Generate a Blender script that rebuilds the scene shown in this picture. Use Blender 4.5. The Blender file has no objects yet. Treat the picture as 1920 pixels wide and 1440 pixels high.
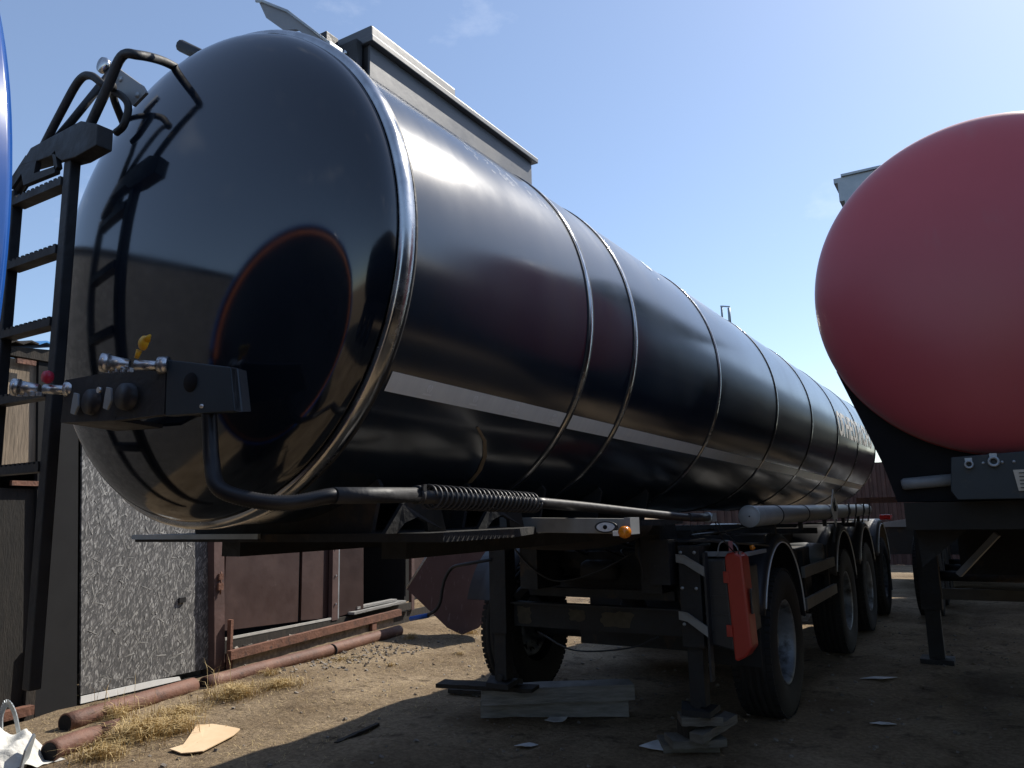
import bpy, bmesh, math, random
from mathutils import Vector, Matrix, Euler
random.seed(7)
S = bpy.context.scene
COL = S.collection
PI = math.pi
# ------------------------------------------------------------------ camera, sky, sun, exposure
F_PX = 1451.664                                 # focal length in pixels of the 1920-wide photograph
cam = bpy.data.cameras.new('camera'); cam.lens = F_PX/1920*36; cam.sensor_width = 36
cam.clip_start = .05; cam.clip_end = 3000
co = bpy.data.objects.new('camera', cam); COL.objects.link(co); S.camera = co
fwd = Vector((-.5134992, .8421753, .1644974)); rgt = Vector((.8517193, .5235503, -.0216653)); upv = rgt.cross(fwd)
M = Matrix((rgt, upv, -fwd)).transposed().to_4x4(); M.translation = (-.0607, 0, 1.490); co.matrix_world = M

SUN_AZ, SUN_EL = math.radians(21), math.radians(45)      # azimuth measured from +Y towards +X
w = bpy.data.worlds.new('World'); S.world = w; w.use_nodes = True
nt = w.node_tree; nt.nodes.clear()
out = nt.nodes.new('ShaderNodeOutputWorld'); bg = nt.nodes.new('ShaderNodeBackground'); bg.inputs[1].default_value = .136
sky = nt.nodes.new('ShaderNodeTexSky'); sky.sky_type = 'NISHITA'; sky.sun_disc = False
sky.sun_elevation = SUN_EL; sky.sun_rotation = SUN_AZ; sky.air_density = 1.0; sky.dust_density = .5; sky.ozone_density = 2.6
# a few thin wisps of cloud over the Nishita sky
tc = nt.nodes.new('ShaderNodeTexCoord'); mp = nt.nodes.new('ShaderNodeMapping'); mp.inputs['Scale'].default_value = (1.6, 1.2, 3.0)
nz = nt.nodes.new('ShaderNodeTexNoise'); nz.inputs['Scale'].default_value = 2.6; nz.inputs['Detail'].default_value = 9; nz.inputs['Roughness'].default_value = .62
rp = nt.nodes.new('ShaderNodeValToRGB'); rp.color_ramp.elements[0].position = .6; rp.color_ramp.elements[0].color = (0, 0, 0, 1)
rp.color_ramp.elements[1].position = .8; rp.color_ramp.elements[1].color = (.22, .22, .22, 1)
mx = nt.nodes.new('ShaderNodeMixRGB'); mx.inputs[2].default_value = (8.0, 8.2, 8.6, 1)
L = nt.links.new
L(tc.outputs['Generated'], mp.inputs[0]); L(mp.outputs[0], nz.inputs[0]); L(nz.outputs[0], rp.inputs[0]); L(rp.outputs[0], mx.inputs[0])
veil = nt.nodes.new('ShaderNodeMixRGB'); veil.inputs[0].default_value = .16; veil.inputs[2].default_value = (2.9, 3.4, 4.6, 1)   # thin even high cloud
L(sky.outputs[0], veil.inputs[1]); L(veil.outputs[0], mx.inputs[1]); L(mx.outputs[0], bg.inputs[0]); L(bg.outputs[0], out.inputs[0])
sl = bpy.data.lights.new('sun', 'SUN'); sl.energy = 4.8; sl.angle = math.radians(.53); sl.color = (1, .94, .84)
so = bpy.data.objects.new('sun', sl); COL.objects.link(so)
sd = Vector((math.sin(SUN_AZ)*math.cos(SUN_EL), math.cos(SUN_AZ)*math.cos(SUN_EL), math.sin(SUN_EL)))
so.rotation_euler = sd.to_track_quat('Z', 'Y').to_euler()
vs = S.view_settings; vs.view_transform = 'Standard'; vs.look = 'None'; vs.gamma = 1; vs.use_curve_mapping = False; vs.exposure = 0.38
S.render.engine = 'CYCLES'; S.render.resolution_x = 1024; S.render.resolution_y = 768
S.cycles.max_bounces = 8

# ------------------------------------------------------------------ materials
MATS = {}
def mat(name, c1, c2=None, scale=6, rough=.6, rough2=None, metal=0, bump=0, bscale=None, coat=0, stretch=(1,1,1), detail=6, lo=.35, hi=.65, spec=.5, extra=None, dist=.02):
    if name in MATS: return MATS[name]
    m = bpy.data.materials.new(name); m.use_nodes = True; n = m.node_tree.nodes; l = m.node_tree.links.new
    b = n['Principled BSDF']; b.inputs['Metallic'].default_value = metal; b.inputs['Specular IOR Level'].default_value = spec
    b.inputs['Coat Weight'].default_value = coat; b.inputs['Coat Roughness'].default_value = .05
    g = n.new('ShaderNodeNewGeometry'); mpp = n.new('ShaderNodeMapping'); mpp.inputs['Scale'].default_value = stretch
    l(g.outputs['Position'], mpp.inputs[0])
    t = n.new('ShaderNodeTexNoise'); t.inputs['Scale'].default_value = scale; t.inputs['Detail'].default_value = detail; t.inputs['Roughness'].default_value = .6
    l(mpp.outputs[0], t.inputs[0])
    r = n.new('ShaderNodeValToRGB'); r.color_ramp.elements[0].position = lo; r.color_ramp.elements[1].position = hi
    c2 = c2 or tuple(min(1, x*1.35+.004) for x in c1)
    r.color_ramp.elements[0].color = (*c1, 1); r.color_ramp.elements[1].color = (*c2, 1)
    l(t.outputs[0], r.inputs[0]); col = r.outputs[0]
    if extra:
        for (ec, esc, elo, ehi, est) in extra:
            mp2 = n.new('ShaderNodeMapping'); mp2.inputs['Scale'].default_value = est; l(g.outputs['Position'], mp2.inputs[0])
            t2 = n.new('ShaderNodeTexNoise'); t2.inputs['Scale'].default_value = esc; t2.inputs['Detail'].default_value = 8; t2.inputs['Roughness'].default_value = .65; l(mp2.outputs[0], t2.inputs[0])
            mr = n.new('ShaderNodeMapRange'); mr.inputs[1].default_value = elo; mr.inputs[2].default_value = ehi; l(t2.outputs[0], mr.inputs[0])
            mm = n.new('ShaderNodeMixRGB'); mm.inputs[2].default_value = (*ec, 1); l(mr.outputs[0], mm.inputs[0]); l(col, mm.inputs[1]); col = mm.outputs[0]
    l(col, b.inputs['Base Color'])
    rr = n.new('ShaderNodeMapRange'); rr.inputs[1].default_value = lo; rr.inputs[2].default_value = hi
    rr.inputs[3].default_value = rough; rr.inputs[4].default_value = rough if rough2 is None else rough2
    l(t.outputs[0], rr.inputs[0]); l(rr.outputs[0], b.inputs['Roughness'])
    if bump:
        t3 = n.new('ShaderNodeTexNoise'); t3.inputs['Scale'].default_value = bscale or scale*4; t3.inputs['Detail'].default_value = 8; l(mpp.outputs[0], t3.inputs[0])
        bp = n.new('ShaderNodeBump'); bp.inputs['Strength'].default_value = bump; bp.inputs['Distance'].default_value = dist
        l(t3.outputs[0], bp.inputs['Height']); l(bp.outputs[0], b.inputs['Normal'])
    MATS[name] = m; return m
m_head = mat('gloss_black_paint', (.005,.008,.014), (.006,.010,.017), scale=3, rough=.07, rough2=.115)
m_tank = mat('satin_black_paint', (.009,.016,.028), (.012,.020,.034), scale=1.2, rough=.16, rough2=.22, stretch=(1,1.5,1),
             extra=[((.026,.028,.032), 2.0, .5, 1.0, (.6,5,.6))])
m_head.node_tree.nodes['Principled BSDF'].inputs['IOR'].default_value = 1.75; m_tank.node_tree.nodes['Principled BSDF'].inputs['IOR'].default_value = 1.85
m_steel = mat('polished_steel', (.42,.42,.42), (.6,.6,.6), scale=9, rough=.14, rough2=.3, metal=1)
m_blacksteel = mat('black_steel', (.012,.013,.016), (.028,.028,.03), scale=7, rough=.45, rough2=.7, bump=.2)
m_chassis = mat('dirty_chassis', (.008,.010,.013), (.022,.02,.019), scale=6, rough=.6, rough2=.85, bump=.3, extra=[((.05,.032,.02), 5, .58, .7, (1,1,1))])
m_rubber = mat('rubber', (.009,.009,.010), (.022,.021,.020), scale=10, rough=.75, rough2=.9, bump=.15)
m_plastic = mat('black_plastic', (.02,.021,.024), (.03,.03,.034), scale=8, rough=.38, rough2=.5)
m_hose = mat('hose_rubber', (.012,.012,.014), scale=30, rough=.4, rough2=.5)
m_grey = mat('grey_painted_steel', (.20,.21,.22), (.26,.27,.28), scale=5, rough=.45, rough2=.6)
m_hood = mat('hood_grey_paint', (.085,.09,.10), (.11,.115,.125), scale=4, rough=.4, rough2=.55, bump=.05)
m_tape = mat('pale_stripe', (.76,.77,.75), (.82,.83,.80), scale=6, rough=.5, stretch=(1,5,1))
m_mark = mat('pale_mark', (.92,.93,.92), scale=9, rough=.5)
m_white = mat('white_paint', (.72,.72,.70), (.8,.8,.78), scale=9, rough=.5)
m_pipe = mat('grey_tube', (.16,.17,.18), (.24,.25,.25), scale=5, rough=.35, rough2=.5)
m_redbox = mat('red_plastic', (.34,.028,.018), (.40,.036,.022), scale=5, rough=.3, rough2=.45)
m_amber = mat('amber_lens', (.9,.25,.01), (.95,.33,.02), scale=60, rough=.15)
m_amber.node_tree.nodes['Principled BSDF'].inputs['Transmission Weight'].default_value = .35
m_redlens = mat('red_lens', (.7,.01,.01), scale=60, rough=.15)
m_rim = mat('wheel_steel', (.20,.22,.25), (.28,.31,.34), scale=9, rough=.4, rough2=.55, metal=.35, extra=[((.04,.034,.03), 7, .45, .65, (1,1,1))])
m_rust = mat('rusty_brown_steel', (.11,.048,.03), (.2,.09,.055), scale=7, rough=.8, bump=.4, bscale=40, extra=[((.05,.03,.025), 9, .55, .7, (1,1,1))])
m_brown = mat('brown_painted_sheet', (.036,.017,.014), (.055,.026,.021), scale=3, rough=.5, rough2=.65, bump=.25, bscale=2.5, dist=.03, extra=[((.16,.12,.11), 14, .66, .76, (1,1,1)), ((.04,.018,.014), 2, .5, .7, (1,1,1))])
m_brownp = mat('brown_painted_post', (.075,.043,.037), (.11,.063,.055), scale=5, rough=.6, bump=.15)
m_pipebrown = mat('brown_pipe_paint', (.11,.05,.034), (.18,.085,.055), scale=5, rough=.7, bump=.3, bscale=50, extra=[((.30,.20,.14), 4, .58, .75, (1,1,1)), ((.05,.03,.025), 6, .6, .7, (1,1,1))])
m_wood = mat('weathered_timber', (.16,.15,.135), (.26,.24,.22), scale=5, rough=.85, stretch=(1,1,9), bump=.4, bscale=14)
m_timber = mat('grey_timber', (.19,.185,.175), (.30,.29,.275), scale=3, rough=.9, stretch=(2,2,14), bump=.5, bscale=10)
m_ply = mat('weathered_plywood', (.15,.115,.08), (.26,.2,.14), scale=4, rough=.85, stretch=(6,6,.7), bump=.35, bscale=10)
m_darkwood = mat('dark_wood', (.018,.015,.012), (.035,.027,.02), scale=5, rough=.9, stretch=(5,5,1), bump=.3)
m_darkpaint = mat('dark_painted_metal', (.008,.009,.012), (.013,.013,.016), scale=4, rough=.5, rough2=.7)
m_card = mat('cardboard', (.62,.44,.26), (.70,.52,.33), scale=3, rough=.85, bump=.1)
m_paper = mat('white_litter', (.5,.5,.5), (.7,.7,.7), scale=9, rough=.7)
m_sack = mat('white_sack_cloth', (.55,.54,.5), (.7,.69,.64), scale=6, rough=.8, bump=.3, bscale=60)
m_straw = mat('dry_grass_blades', (.42,.30,.14), (.62,.48,.24), scale=20, rough=.8)
m_stone = mat('stone', (.14,.12,.10), (.3,.26,.22), scale=20, rough=.9, bump=.3)
m_redpaint = mat('red_tank_paint', (.42,.06,.07), (.46,.07,.085), scale=1.0, rough=.34, rough2=.42, extra=[((.34,.14,.14), 5, .6, 1.1, (1,1,.25))])
m_redpaint.node_tree.nodes['Principled BSDF'].inputs['Sheen Weight'].default_value = .35
m_bluepaint = mat('blue_tank_paint', (.012,.07,.30), (.016,.085,.34), scale=2, rough=.12, rough2=.2)
m_orange = mat('orange_tape', (.30,.09,.03), scale=9, rough=.5)
m_bluegrip = mat('blue_grip', (.01,.08,.35), scale=9, rough=.5)
m_yellow = mat('yellow_plastic', (.80,.42,.02), scale=20, rough=.4)
m_pink = mat('red_cap_plastic', (.55,.03,.07), scale=20, rough=.4)
m_alu = mat('cast_aluminium', (.55,.56,.57), (.75,.75,.75), scale=30, rough=.25, rough2=.4, metal=.9)
m_tan = mat('peeled_tan_primer', (.22,.16,.09), (.3,.22,.13), scale=20, rough=.85)
m_bluetin = mat('blue_roof_tin', (.05,.22,.5), scale=5, rough=.4)
m_eye = mat('lamp_lens_white', (.6,.62,.66), scale=40, rough=.15)
m_darkfence = mat('brown_corrugated_fence', (.045,.022,.018), (.07,.034,.027), scale=4, rough=.7)
m_galv = mat('galvanised_steel', (.30,.33,.35), (.42,.45,.47), scale=8, rough=.4, rough2=.55, metal=.5)
m_label = mat('plate_paper', (.5,.45,.36), (.6,.54,.44), scale=20, rough=.6)
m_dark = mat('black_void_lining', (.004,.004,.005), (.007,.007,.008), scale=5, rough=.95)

def osb_material():
    m = bpy.data.materials.new('grey_osb'); m.use_nodes = True; n = m.node_tree.nodes; l = m.node_tree.links.new
    b = n['Principled BSDF']; b.inputs['Roughness'].default_value = .7
    g = n.new('ShaderNodeNewGeometry'); prev = None; hs = []
    nzz = n.new('ShaderNodeTexNoise'); nzz.inputs['Scale'].default_value = 9; l(g.outputs['Position'], nzz.inputs[0])
    for k, (ang, sc) in enumerate([(.2, (.05, .013, .050)), (-.6, (.05, .012, .045)), (.9, (.05, .013, .05)), (-.15, (.05, .009, .06))]):
        mpp = n.new('ShaderNodeMapping'); mpp.vector_type = 'TEXTURE'; mpp.inputs['Rotation'].default_value = (ang, 0, .13); mpp.inputs['Scale'].default_value = sc; mpp.inputs['Location'].default_value = (k*.37, k*.21, k*.53)
        ad = n.new('ShaderNodeVectorMath'); ad.operation = 'MULTIPLY_ADD'; ad.inputs[1].default_value = (.012, .012, .012)
        l(nzz.outputs['Color'], ad.inputs[0]); l(g.outputs['Position'], ad.inputs[2]); l(ad.outputs[0], mpp.inputs[0])
        v = n.new('ShaderNodeTexVoronoi'); v.inputs['Scale'].default_value = 1.0; l(mpp.outputs[0], v.inputs['Vector'])
        sp = n.new('ShaderNodeSeparateColor'); l(v.outputs['Color'], sp.inputs[0]); hs.append(sp.outputs[0])
    pw = n.new('ShaderNodeMath'); pw.operation = 'POWER'; pw.inputs[1].default_value = 5; l(hs[3], pw.inputs[0]); pw.inputs[1].default_value = 7; hs[2], h3 = pw.outputs[0], hs[2]
    a = n.new('ShaderNodeMath'); a.operation = 'MULTIPLY'; l(hs[0], a.inputs[0]); l(hs[1], a.inputs[1])
    a2 = n.new('ShaderNodeMath'); a2.operation = 'MULTIPLY_ADD'; l(hs[2], a2.inputs[0]); a2.inputs[1].default_value = .5; l(a.outputs[0], a2.inputs[2])
    r = n.new('ShaderNodeValToRGB'); e = r.color_ramp.elements
    e[0].position = .05; e[0].color = (.07, .07, .07, 1); e[1].position = .95; e[1].color = (.38, .375, .36, 1)
    k = r.color_ramp.elements.new(.42); k.color = (.135, .13, .128, 1)
    l(a2.outputs[0], r.inputs[0]); l(r.outputs[0], b.inputs['Base Color'])
    bp = n.new('ShaderNodeBump'); bp.inputs['Strength'].default_value = .8; bp.inputs['Distance'].default_value = .004; l(a2.outputs[0], bp.inputs['Height'])
    l(bp.outputs[0], b.inputs['Normal']); return m
m_osb = osb_material()
m_strand = mat('osb_strand', (.11,.11,.105), (.36,.35,.33), scale=18, rough=.6, lo=.3, hi=.7)

def ground_material():
    m = bpy.data.materials.new('sandy_dirt'); m.use_nodes = True; n = m.node_tree.nodes; l = m.node_tree.links.new
    b = n['Principled BSDF']; b.inputs['Roughness'].default_value = .95; b.inputs['Specular IOR Level'].default_value = .15
    g = n.new('ShaderNodeNewGeometry')
    def noise(s, d=8, r=.6):
        t = n.new('ShaderNodeTexNoise'); t.inputs['Scale'].default_value = s; t.inputs['Detail'].default_value = d; t.inputs['Roughness'].default_value = r; l(g.outputs['Position'], t.inputs[0]); return t.outputs[0]
    def ramp(src, lo, hi, c1, c2):
        r = n.new('ShaderNodeValToRGB'); r.color_ramp.elements[0].position = lo; r.color_ramp.elements[1].position = hi
        r.color_ramp.elements[0].color = (*c1, 1); r.color_ramp.elements[1].color = (*c2, 1); l(src, r.inputs[0]); return r.outputs[0]
    c = ramp(noise(1.1), .35, .65, (.20, .145, .09), (.38, .295, .195))
    fine = ramp(noise(28, 10, .7), .3, .72, (.45, .42, .40), (1.25, 1.25, 1.25))
    mm = n.new('ShaderNodeMixRGB'); mm.blend_type = 'MULTIPLY'; mm.inputs[0].default_value = .9; l(c, mm.inputs[1]); l(fine, mm.inputs[2])
    dk = ramp(noise(3.3, 9, .7), .55, .68, (0, 0, 0), (1, 1, 1)); m2 = n.new('ShaderNodeMixRGB'); m2.inputs[2].default_value = (.08, .056, .036, 1)
    l(dk, m2.inputs[0]); l(mm.outputs[0], m2.inputs[1]); l(m2.outputs[0], b.inputs['Base Color'])
    ad = n.new('ShaderNodeMath'); ad.operation = 'MULTIPLY_ADD'; ad.inputs[1].default_value = .35; l(noise(70, 6, .7), ad.inputs[0]); l(noise(11, 10, .7), ad.inputs[2])
    bp = n.new('ShaderNodeBump'); bp.inputs['Strength'].default_value = .9; bp.inputs['Distance'].default_value = .05
    l(ad.outputs[0], bp.inputs['Height']); l(bp.outputs[0], b.inputs['Normal']); return m
m_ground = ground_material()

# ------------------------------------------------------------------ mesh helpers (world coordinates; build() moves them to the parent's frame)
def tag(o, label=None, cat=None, group=None, kind=None):
    if label: o['label'] = label
    if cat: o['category'] = cat
    if group: o['group'] = group
    if kind: o['kind'] = kind
    return o
def thing(name, loc, label, cat, group=None):
    o = bpy.data.objects.new(name, None); COL.objects.link(o); o.location = loc; o.empty_display_size = .2
    return tag(o, label, cat, group)
def world_of(o):
    v = Vector((0, 0, 0))
    while o: v += o.location; o = o.parent
    return v
class MB:
    def __init__(s): s.v = []; s.f = []; s.sm = []
    def add(s, vs, fs, smooth=False):
        k = len(s.v); s.v += [tuple(v) for v in vs]; s.f += [tuple(i+k for i in f) for f in fs]; s.sm += [smooth]*len(fs); return s
    def box(s, c, d, rot=None):
        c = Vector(c); R = Euler(rot).to_matrix() if rot else Matrix.Identity(3)
        vs = [c + R @ Vector((x*d[0]/2, y*d[1]/2, z*d[2]/2)) for x in (-1,1) for y in (-1,1) for z in (-1,1)]
        return s.add(vs, [(0,1,3,2),(4,6,7,5),(0,4,5,1),(2,3,7,6),(0,2,6,4),(1,5,7,3)])
    def bb(s, a, b):
        return s.box([(a[i]+b[i])/2 for i in range(3)], [abs(b[i]-a[i]) for i in range(3)])
    def bar(s, p, q, wd, ht, up=(0,0,1)):
        p, q = Vector(p), Vector(q); d = (q-p).normalized(); u = Vector(up); sd_ = d.cross(u)
        if sd_.length < 1e-4: sd_ = d.cross(Vector((0,1,0)))
        sd_.normalize(); u = sd_.cross(d)
        vs = [e + sd_*a*wd/2 + u*b*ht/2 for e in (p, q) for a in (-1,1) for b in (-1,1)]
        return s.add(vs, [(0,1,3,2),(4,6,7,5),(0,4,5,1),(2,3,7,6),(0,2,6,4),(1,5,7,3)])
    def tube(s, pts, r, n=12, caps=True, smooth=True):
        pts = [Vector(p) for p in pts]; rings = []; prev = None
        rs = r if isinstance(r, (list, tuple)) else [r]*len(pts)
        for i, p in enumerate(pts):
            d = (pts[min(i+1, len(pts)-1)] - pts[max(i-1, 0)]).normalized()
            if prev is None:
                a = Vector((0,0,1)) if abs(d.z) < .9 else Vector((1,0,0)); x = d.cross(a).normalized()
            else: x = (prev - d*prev.dot(d)).normalized()
            prev = x; y = d.cross(x)
            rings.append([p + (x*math.cos(2*PI*k/n) + y*math.sin(2*PI*k/n))*rs[i] for k in range(n)])
        vs = [v for R_ in rings for v in R_]; m_ = len(pts)
        fs = [(i*n+k, i*n+(k+1) % n, (i+1)*n+(k+1) % n, (i+1)*n+k) for i in range(m_-1) for k in range(n)]
        s.add(vs, fs, smooth)
        if caps: s.add(rings[0], [tuple(range(n))][::1]); s.add(rings[-1], [tuple(range(n))[::-1]])
        return s
    def lathe(s, prof, c, axis='Y', n=96, smooth=True, a0=0, a1=2*PI):      # prof: (radius, along)
        full = abs(a1-a0-2*PI) < 1e-6; m_ = n if full else n+1; vs = []
        for (r, y) in prof:
            for k in range(m_):
                a = a0 + (a1-a0)*k/n; ca, sa = math.cos(a)*r, math.sin(a)*r
                vs.append({'Y': (c[0]+ca, c[1]+y, c[2]+sa), 'X': (c[0]+y, c[1]+ca, c[2]+sa), 'Z': (c[0]+ca, c[1]+sa, c[2]+y)}[axis])
        fs = [(i*m_+k, i*m_+(k+1) % m_, (i+1)*m_+(k+1) % m_, (i+1)*m_+k) for i in range(len(prof)-1) for k in range(n)]
        return s.add(vs, fs, smooth)
    def prism(s, poly, t):                    # poly: 3-D points of a flat outline, t: thickness vector
        t = Vector(t); n = len(poly); P_ = [Vector(p) for p in poly]
        return s.add(P_ + [p+t for p in P_], [tuple(range(n))[::-1], tuple(range(n, 2*n))] + [(i, (i+1) % n, (i+1) % n+n, i+n) for i in range(n)])
    def build(s, name, material, parent=None, bevel=0, loc=None):
        off = world_of(parent) if parent else Vector((0,0,0))
        base = Vector(loc) if loc is not None else off
        me = bpy.data.meshes.new(name); me.from_pydata([Vector(v)-base for v in s.v], [], s.f)
        me.polygons.foreach_set('use_smooth', s.sm); me.materials.append(material)
        bm = bmesh.new(); bm.from_mesh(me); bmesh.ops.remove_doubles(bm, verts=bm.verts, dist=1e-5)
        bmesh.ops.recalc_face_normals(bm, faces=bm.faces)
        if bevel:
            es = [e for e in bm.edges if e.is_manifold and e.calc_face_angle(0) > .6]
            bmesh.ops.bevel(bm, geom=es, offset=bevel, segments=2, affect='EDGES', profile=.6)
        bm.to_mesh(me); bm.free(); me.update()
        o = bpy.data.objects.new(name, me); COL.objects.link(o)
        if parent: o.parent = parent
        o.location = base - off if parent else base
        return o
def smooth_path(pts, n=8):
    P_ = [Vector(p) for p in pts]; P_ = [P_[0]*2-P_[1]] + P_ + [P_[-1]*2-P_[-2]]; r = []
    for i in range(1, len(P_)-2):
        a, b, c, d = P_[i-1:i+3]
        for k in range(n):
            t = k/n; r.append(.5*((2*b)+(c-a)*t+(2*a-5*b+4*c-d)*t*t+(3*b-a-3*c+d)*t**3))
    r.append(P_[-2]); return r
def copy_tree(o, parent=None, loc=None, label=None):
    c = o.copy(); COL.objects.link(c)
    if parent: c.parent = parent
    if loc is not None: c.location = loc
    if label: c['label'] = label
    for ch in [x for x in bpy.data.objects if x.parent == o]: copy_tree(ch, c)
    return c

# ------------------------------------------------------------------ ground
def ground_h(x, y):
    from mathutils import noise
    near = max(0, 1-math.hypot(x+2, y-5)/14)
    rut = -.022*sum(math.exp(-((x-r0-.12*math.sin(y*.5+r0))/.13)**2) for r0 in (-.35, -2.75, .9, -4.6))*(.7+.5*noise.noise(Vector((x, y*1.3, 2))))
    h = rut + noise.noise(Vector((x*.9, y*.9, 0)))*.035 + noise.noise(Vector((x*3.1, y*3.1, 4)))*.012 + noise.noise(Vector((x*9, y*9, 9)))*.006
    ditch = -.12*min(1, max(0, (-x-6.62-.13*(y-3.97))/.35)) if 1 < y < 14 else 0
    return h*min(1, near*3) + ditch*min(1, near*3)
def graded(a, b, c, d, fine, ncoarse):
    L_ = []; k = int((c-b)/fine)
    for i in range(ncoarse, 0, -1): L_.append(b-(b-a)*(i/ncoarse)**3)
    L_ += [b+(c-b)*i/k for i in range(k+1)]
    for i in range(1, ncoarse+1): L_.append(c+(d-c)*(i/ncoarse)**3)
    return L_
xs = graded(-900, -8.2, 1.6, 900, .045, 14); ys = graded(-900, .6, 14, 1500, .055, 14)
gm = MB(); nx, ny = len(xs), len(ys)
gm.add([(x, y, ground_h(x, y)) for y in ys for x in xs], [(j*nx+i, j*nx+i+1, (j+1)*nx+i+1, (j+1)*nx+i) for j in range(ny-1) for i in range(nx-1)], True)
tag(gm.build('ground', m_ground), kind='structure')

# ------------------------------------------------------------------ the black tank trailer
TX, TZ, TR = -2.45, 2.39, .92
BY = [1.814, 3.108, 3.632, 5.079, 6.712, 8.213, 9.757, 11.365, 13.141]
T = thing('tank_trailer', (TX, 7.5, 0), 'glossy black round tank trailer with pale side stripe, steel hoops and front ladder', 'tank trailer')
def head_profile(R, b, n=22, p=2.35):
    return [(R*math.sin(PI/2*k/n), -b*(1-math.sin(PI/2*k/n)**p)**(1/p)) for k in range(n+1)]
MB().lathe([(TR, BY[0]-.02), (TR, BY[-1])], (TX, 0, TZ), n=160).build('barrel', m_tank, T)
hd = MB().lathe([(r, y) for r, y in head_profile(TR-.012, .23, p=2.0)], (TX, BY[0]-.045, TZ), n=160); hd.build('front_head', m_head, T)
MB().lathe([(r, -y) for r, y in head_profile(TR-.005, .30)], (TX, BY[-1], TZ), n=96).build('rear_head', m_tank, T)
for i, y in enumerate(BY):
    if i == 0:
        MB().lathe([(TR-.012, -.04), (TR+.004, -.04), (TR+.013, -.034), (TR+.013, .012), (TR+.004, .02), (TR-.003, .02)], (TX, y, TZ), n=160).build('hoop', m_steel, T)
        MB().lathe([(TR-.003, .021), (TR+.006, .023), (TR+.006, .035), (TR-.003, .037)], (TX, y, TZ), n=160).build('seam', m_blacksteel, T)
    else:
        hb = .011 if i < 8 else .02
        MB().lathe([(TR-.003, -hb-.004), (TR+.007, -hb), (TR+.007, hb), (TR-.003, hb+.004)], (TX, y, TZ), n=128).build('hoop', m_steel, T)
        for s_ in (-1, 1):
            MB().lathe([(TR-.003, s_*(hb+.005)), (TR+.005, s_*(hb+.006)), (TR+.005, s_*(hb+.013)), (TR-.003, s_*(hb+.014))], (TX, y, TZ), n=128).build('seam', m_blacksteel, T)
def on_tank(y, z, off=.002):
    a = math.asin(max(-1, min(1, (z-2.31)/TR)))-.075; r = TR*(1+off); return Vector((TX+math.cos(a)*r, y, TZ+math.sin(a)*r))
def patch(y0, y1, z0, z1, off=.003, ny_=1, nz_=4, dz=0):
    m_ = MB(); vs = []
    for j in range(nz_+1):
        for i in range(ny_+1):
            yy = y0+(y1-y0)*i/ny_; vs.append(on_tank(yy, z0+(z1-z0)*j/nz_+dz*(yy-y0), off))
    W_ = ny_+1; return m_.add(vs, [(j*W_+i, j*W_+i+1, (j+1)*W_+i+1, (j+1)*W_+i) for j in range(nz_) for i in range(ny_)], True)
zs = lambda y: 1.905 - .0138*(y-1.8)
for i in range(8):                       # pale stripe, interrupted by the hoops
    y0, y1 = BY[i]+(.055 if i == 0 else .032), BY[i+1]-.032
    patch(y0, y1, zs(y0)-.040, zs(y0)+.022, ny_=2, dz=-.0138).build('stripe', m_tape, T)
for k, y in enumerate((2.08, 2.36, 2.66, 2.98)):   # faint round marks with a line of print below each
    z = zs(y)-.004
    mk = MB(); n = 14
    for a in range(n):
        a0, a1 = 2*PI*a/n, 2*PI*(a+1)/n
        if a in (3, 10): continue
        mk.add([on_tank(y+math.cos(t)*r, z+math.sin(t)*r, .005) for t, r in ((a0, .009), (a1, .009), (a1, .013), (a0, .013))], [(0,1,2,3)])
    for q in (-1, 0, 1): mk.add([on_tank(y+dy, z+dz_, .005) for dy, dz_ in ((-.005, q*.004-.001), (.005, q*.004-.001), (.005, q*.004+.001), (-.005, q*.004+.001))], [(0,1,2,3)])
    for q in range(7):
        yy = y-.024+q*.007; mk.add([on_tank(yy+a, z-.023+b, .005) for a, b in ((0, 0), (.005, 0), (.005, .006), (0, .006))], [(0,1,2,3)])
    mk.build('tape_mark', m_mark, T)
def text_mesh(txt, size):
    cu = bpy.data.curves.new('lettering', 'FONT'); cu.body = txt; cu.size = size; cu.offset = .03; cu.resolution_u = 3
    o = bpy.data.objects.new('lettering', cu); COL.objects.link(o); dg = bpy.context.evaluated_depsgraph_get(); dg.update()
    me = bpy.data.meshes.new_from_object(o.evaluated_get(dg)); bpy.data.objects.remove(o); bpy.data.curves.remove(cu); return me
me = text_mesh('ОГНЕОПАСНО', 1)
bm = bmesh.new(); bm.from_mesh(me); bmesh.ops.triangulate(bm, faces=bm.faces); bmesh.ops.subdivide_edges(bm, edges=bm.edges, cuts=1)
x0 = min(v.co.x for v in bm.verts); x1 = max(v.co.x for v in bm.verts); y0 = min(v.co.y for v in bm.verts); y1 = max(v.co.y for v in bm.verts)
for v in bm.verts:
    yy = 9.83+(v.co.x-x0)/(x1-x0)*2.95; zz = 2.31+(v.co.y-y0)/(y1-y0)*.30
    if 11.335 < yy < 11.395: yy = 11.335 if yy < 11.365 else 11.395
    v.co = on_tank(yy, zz, .004)-Vector((TX, 7.5, 0))
me2 = bpy.data.meshes.new('lettering'); bm.to_mesh(me2); bm.free(); me2.materials.append(m_white)
lo_ = bpy.data.objects.new('lettering', me2); COL.objects.link(lo_); lo_.parent = T
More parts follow.
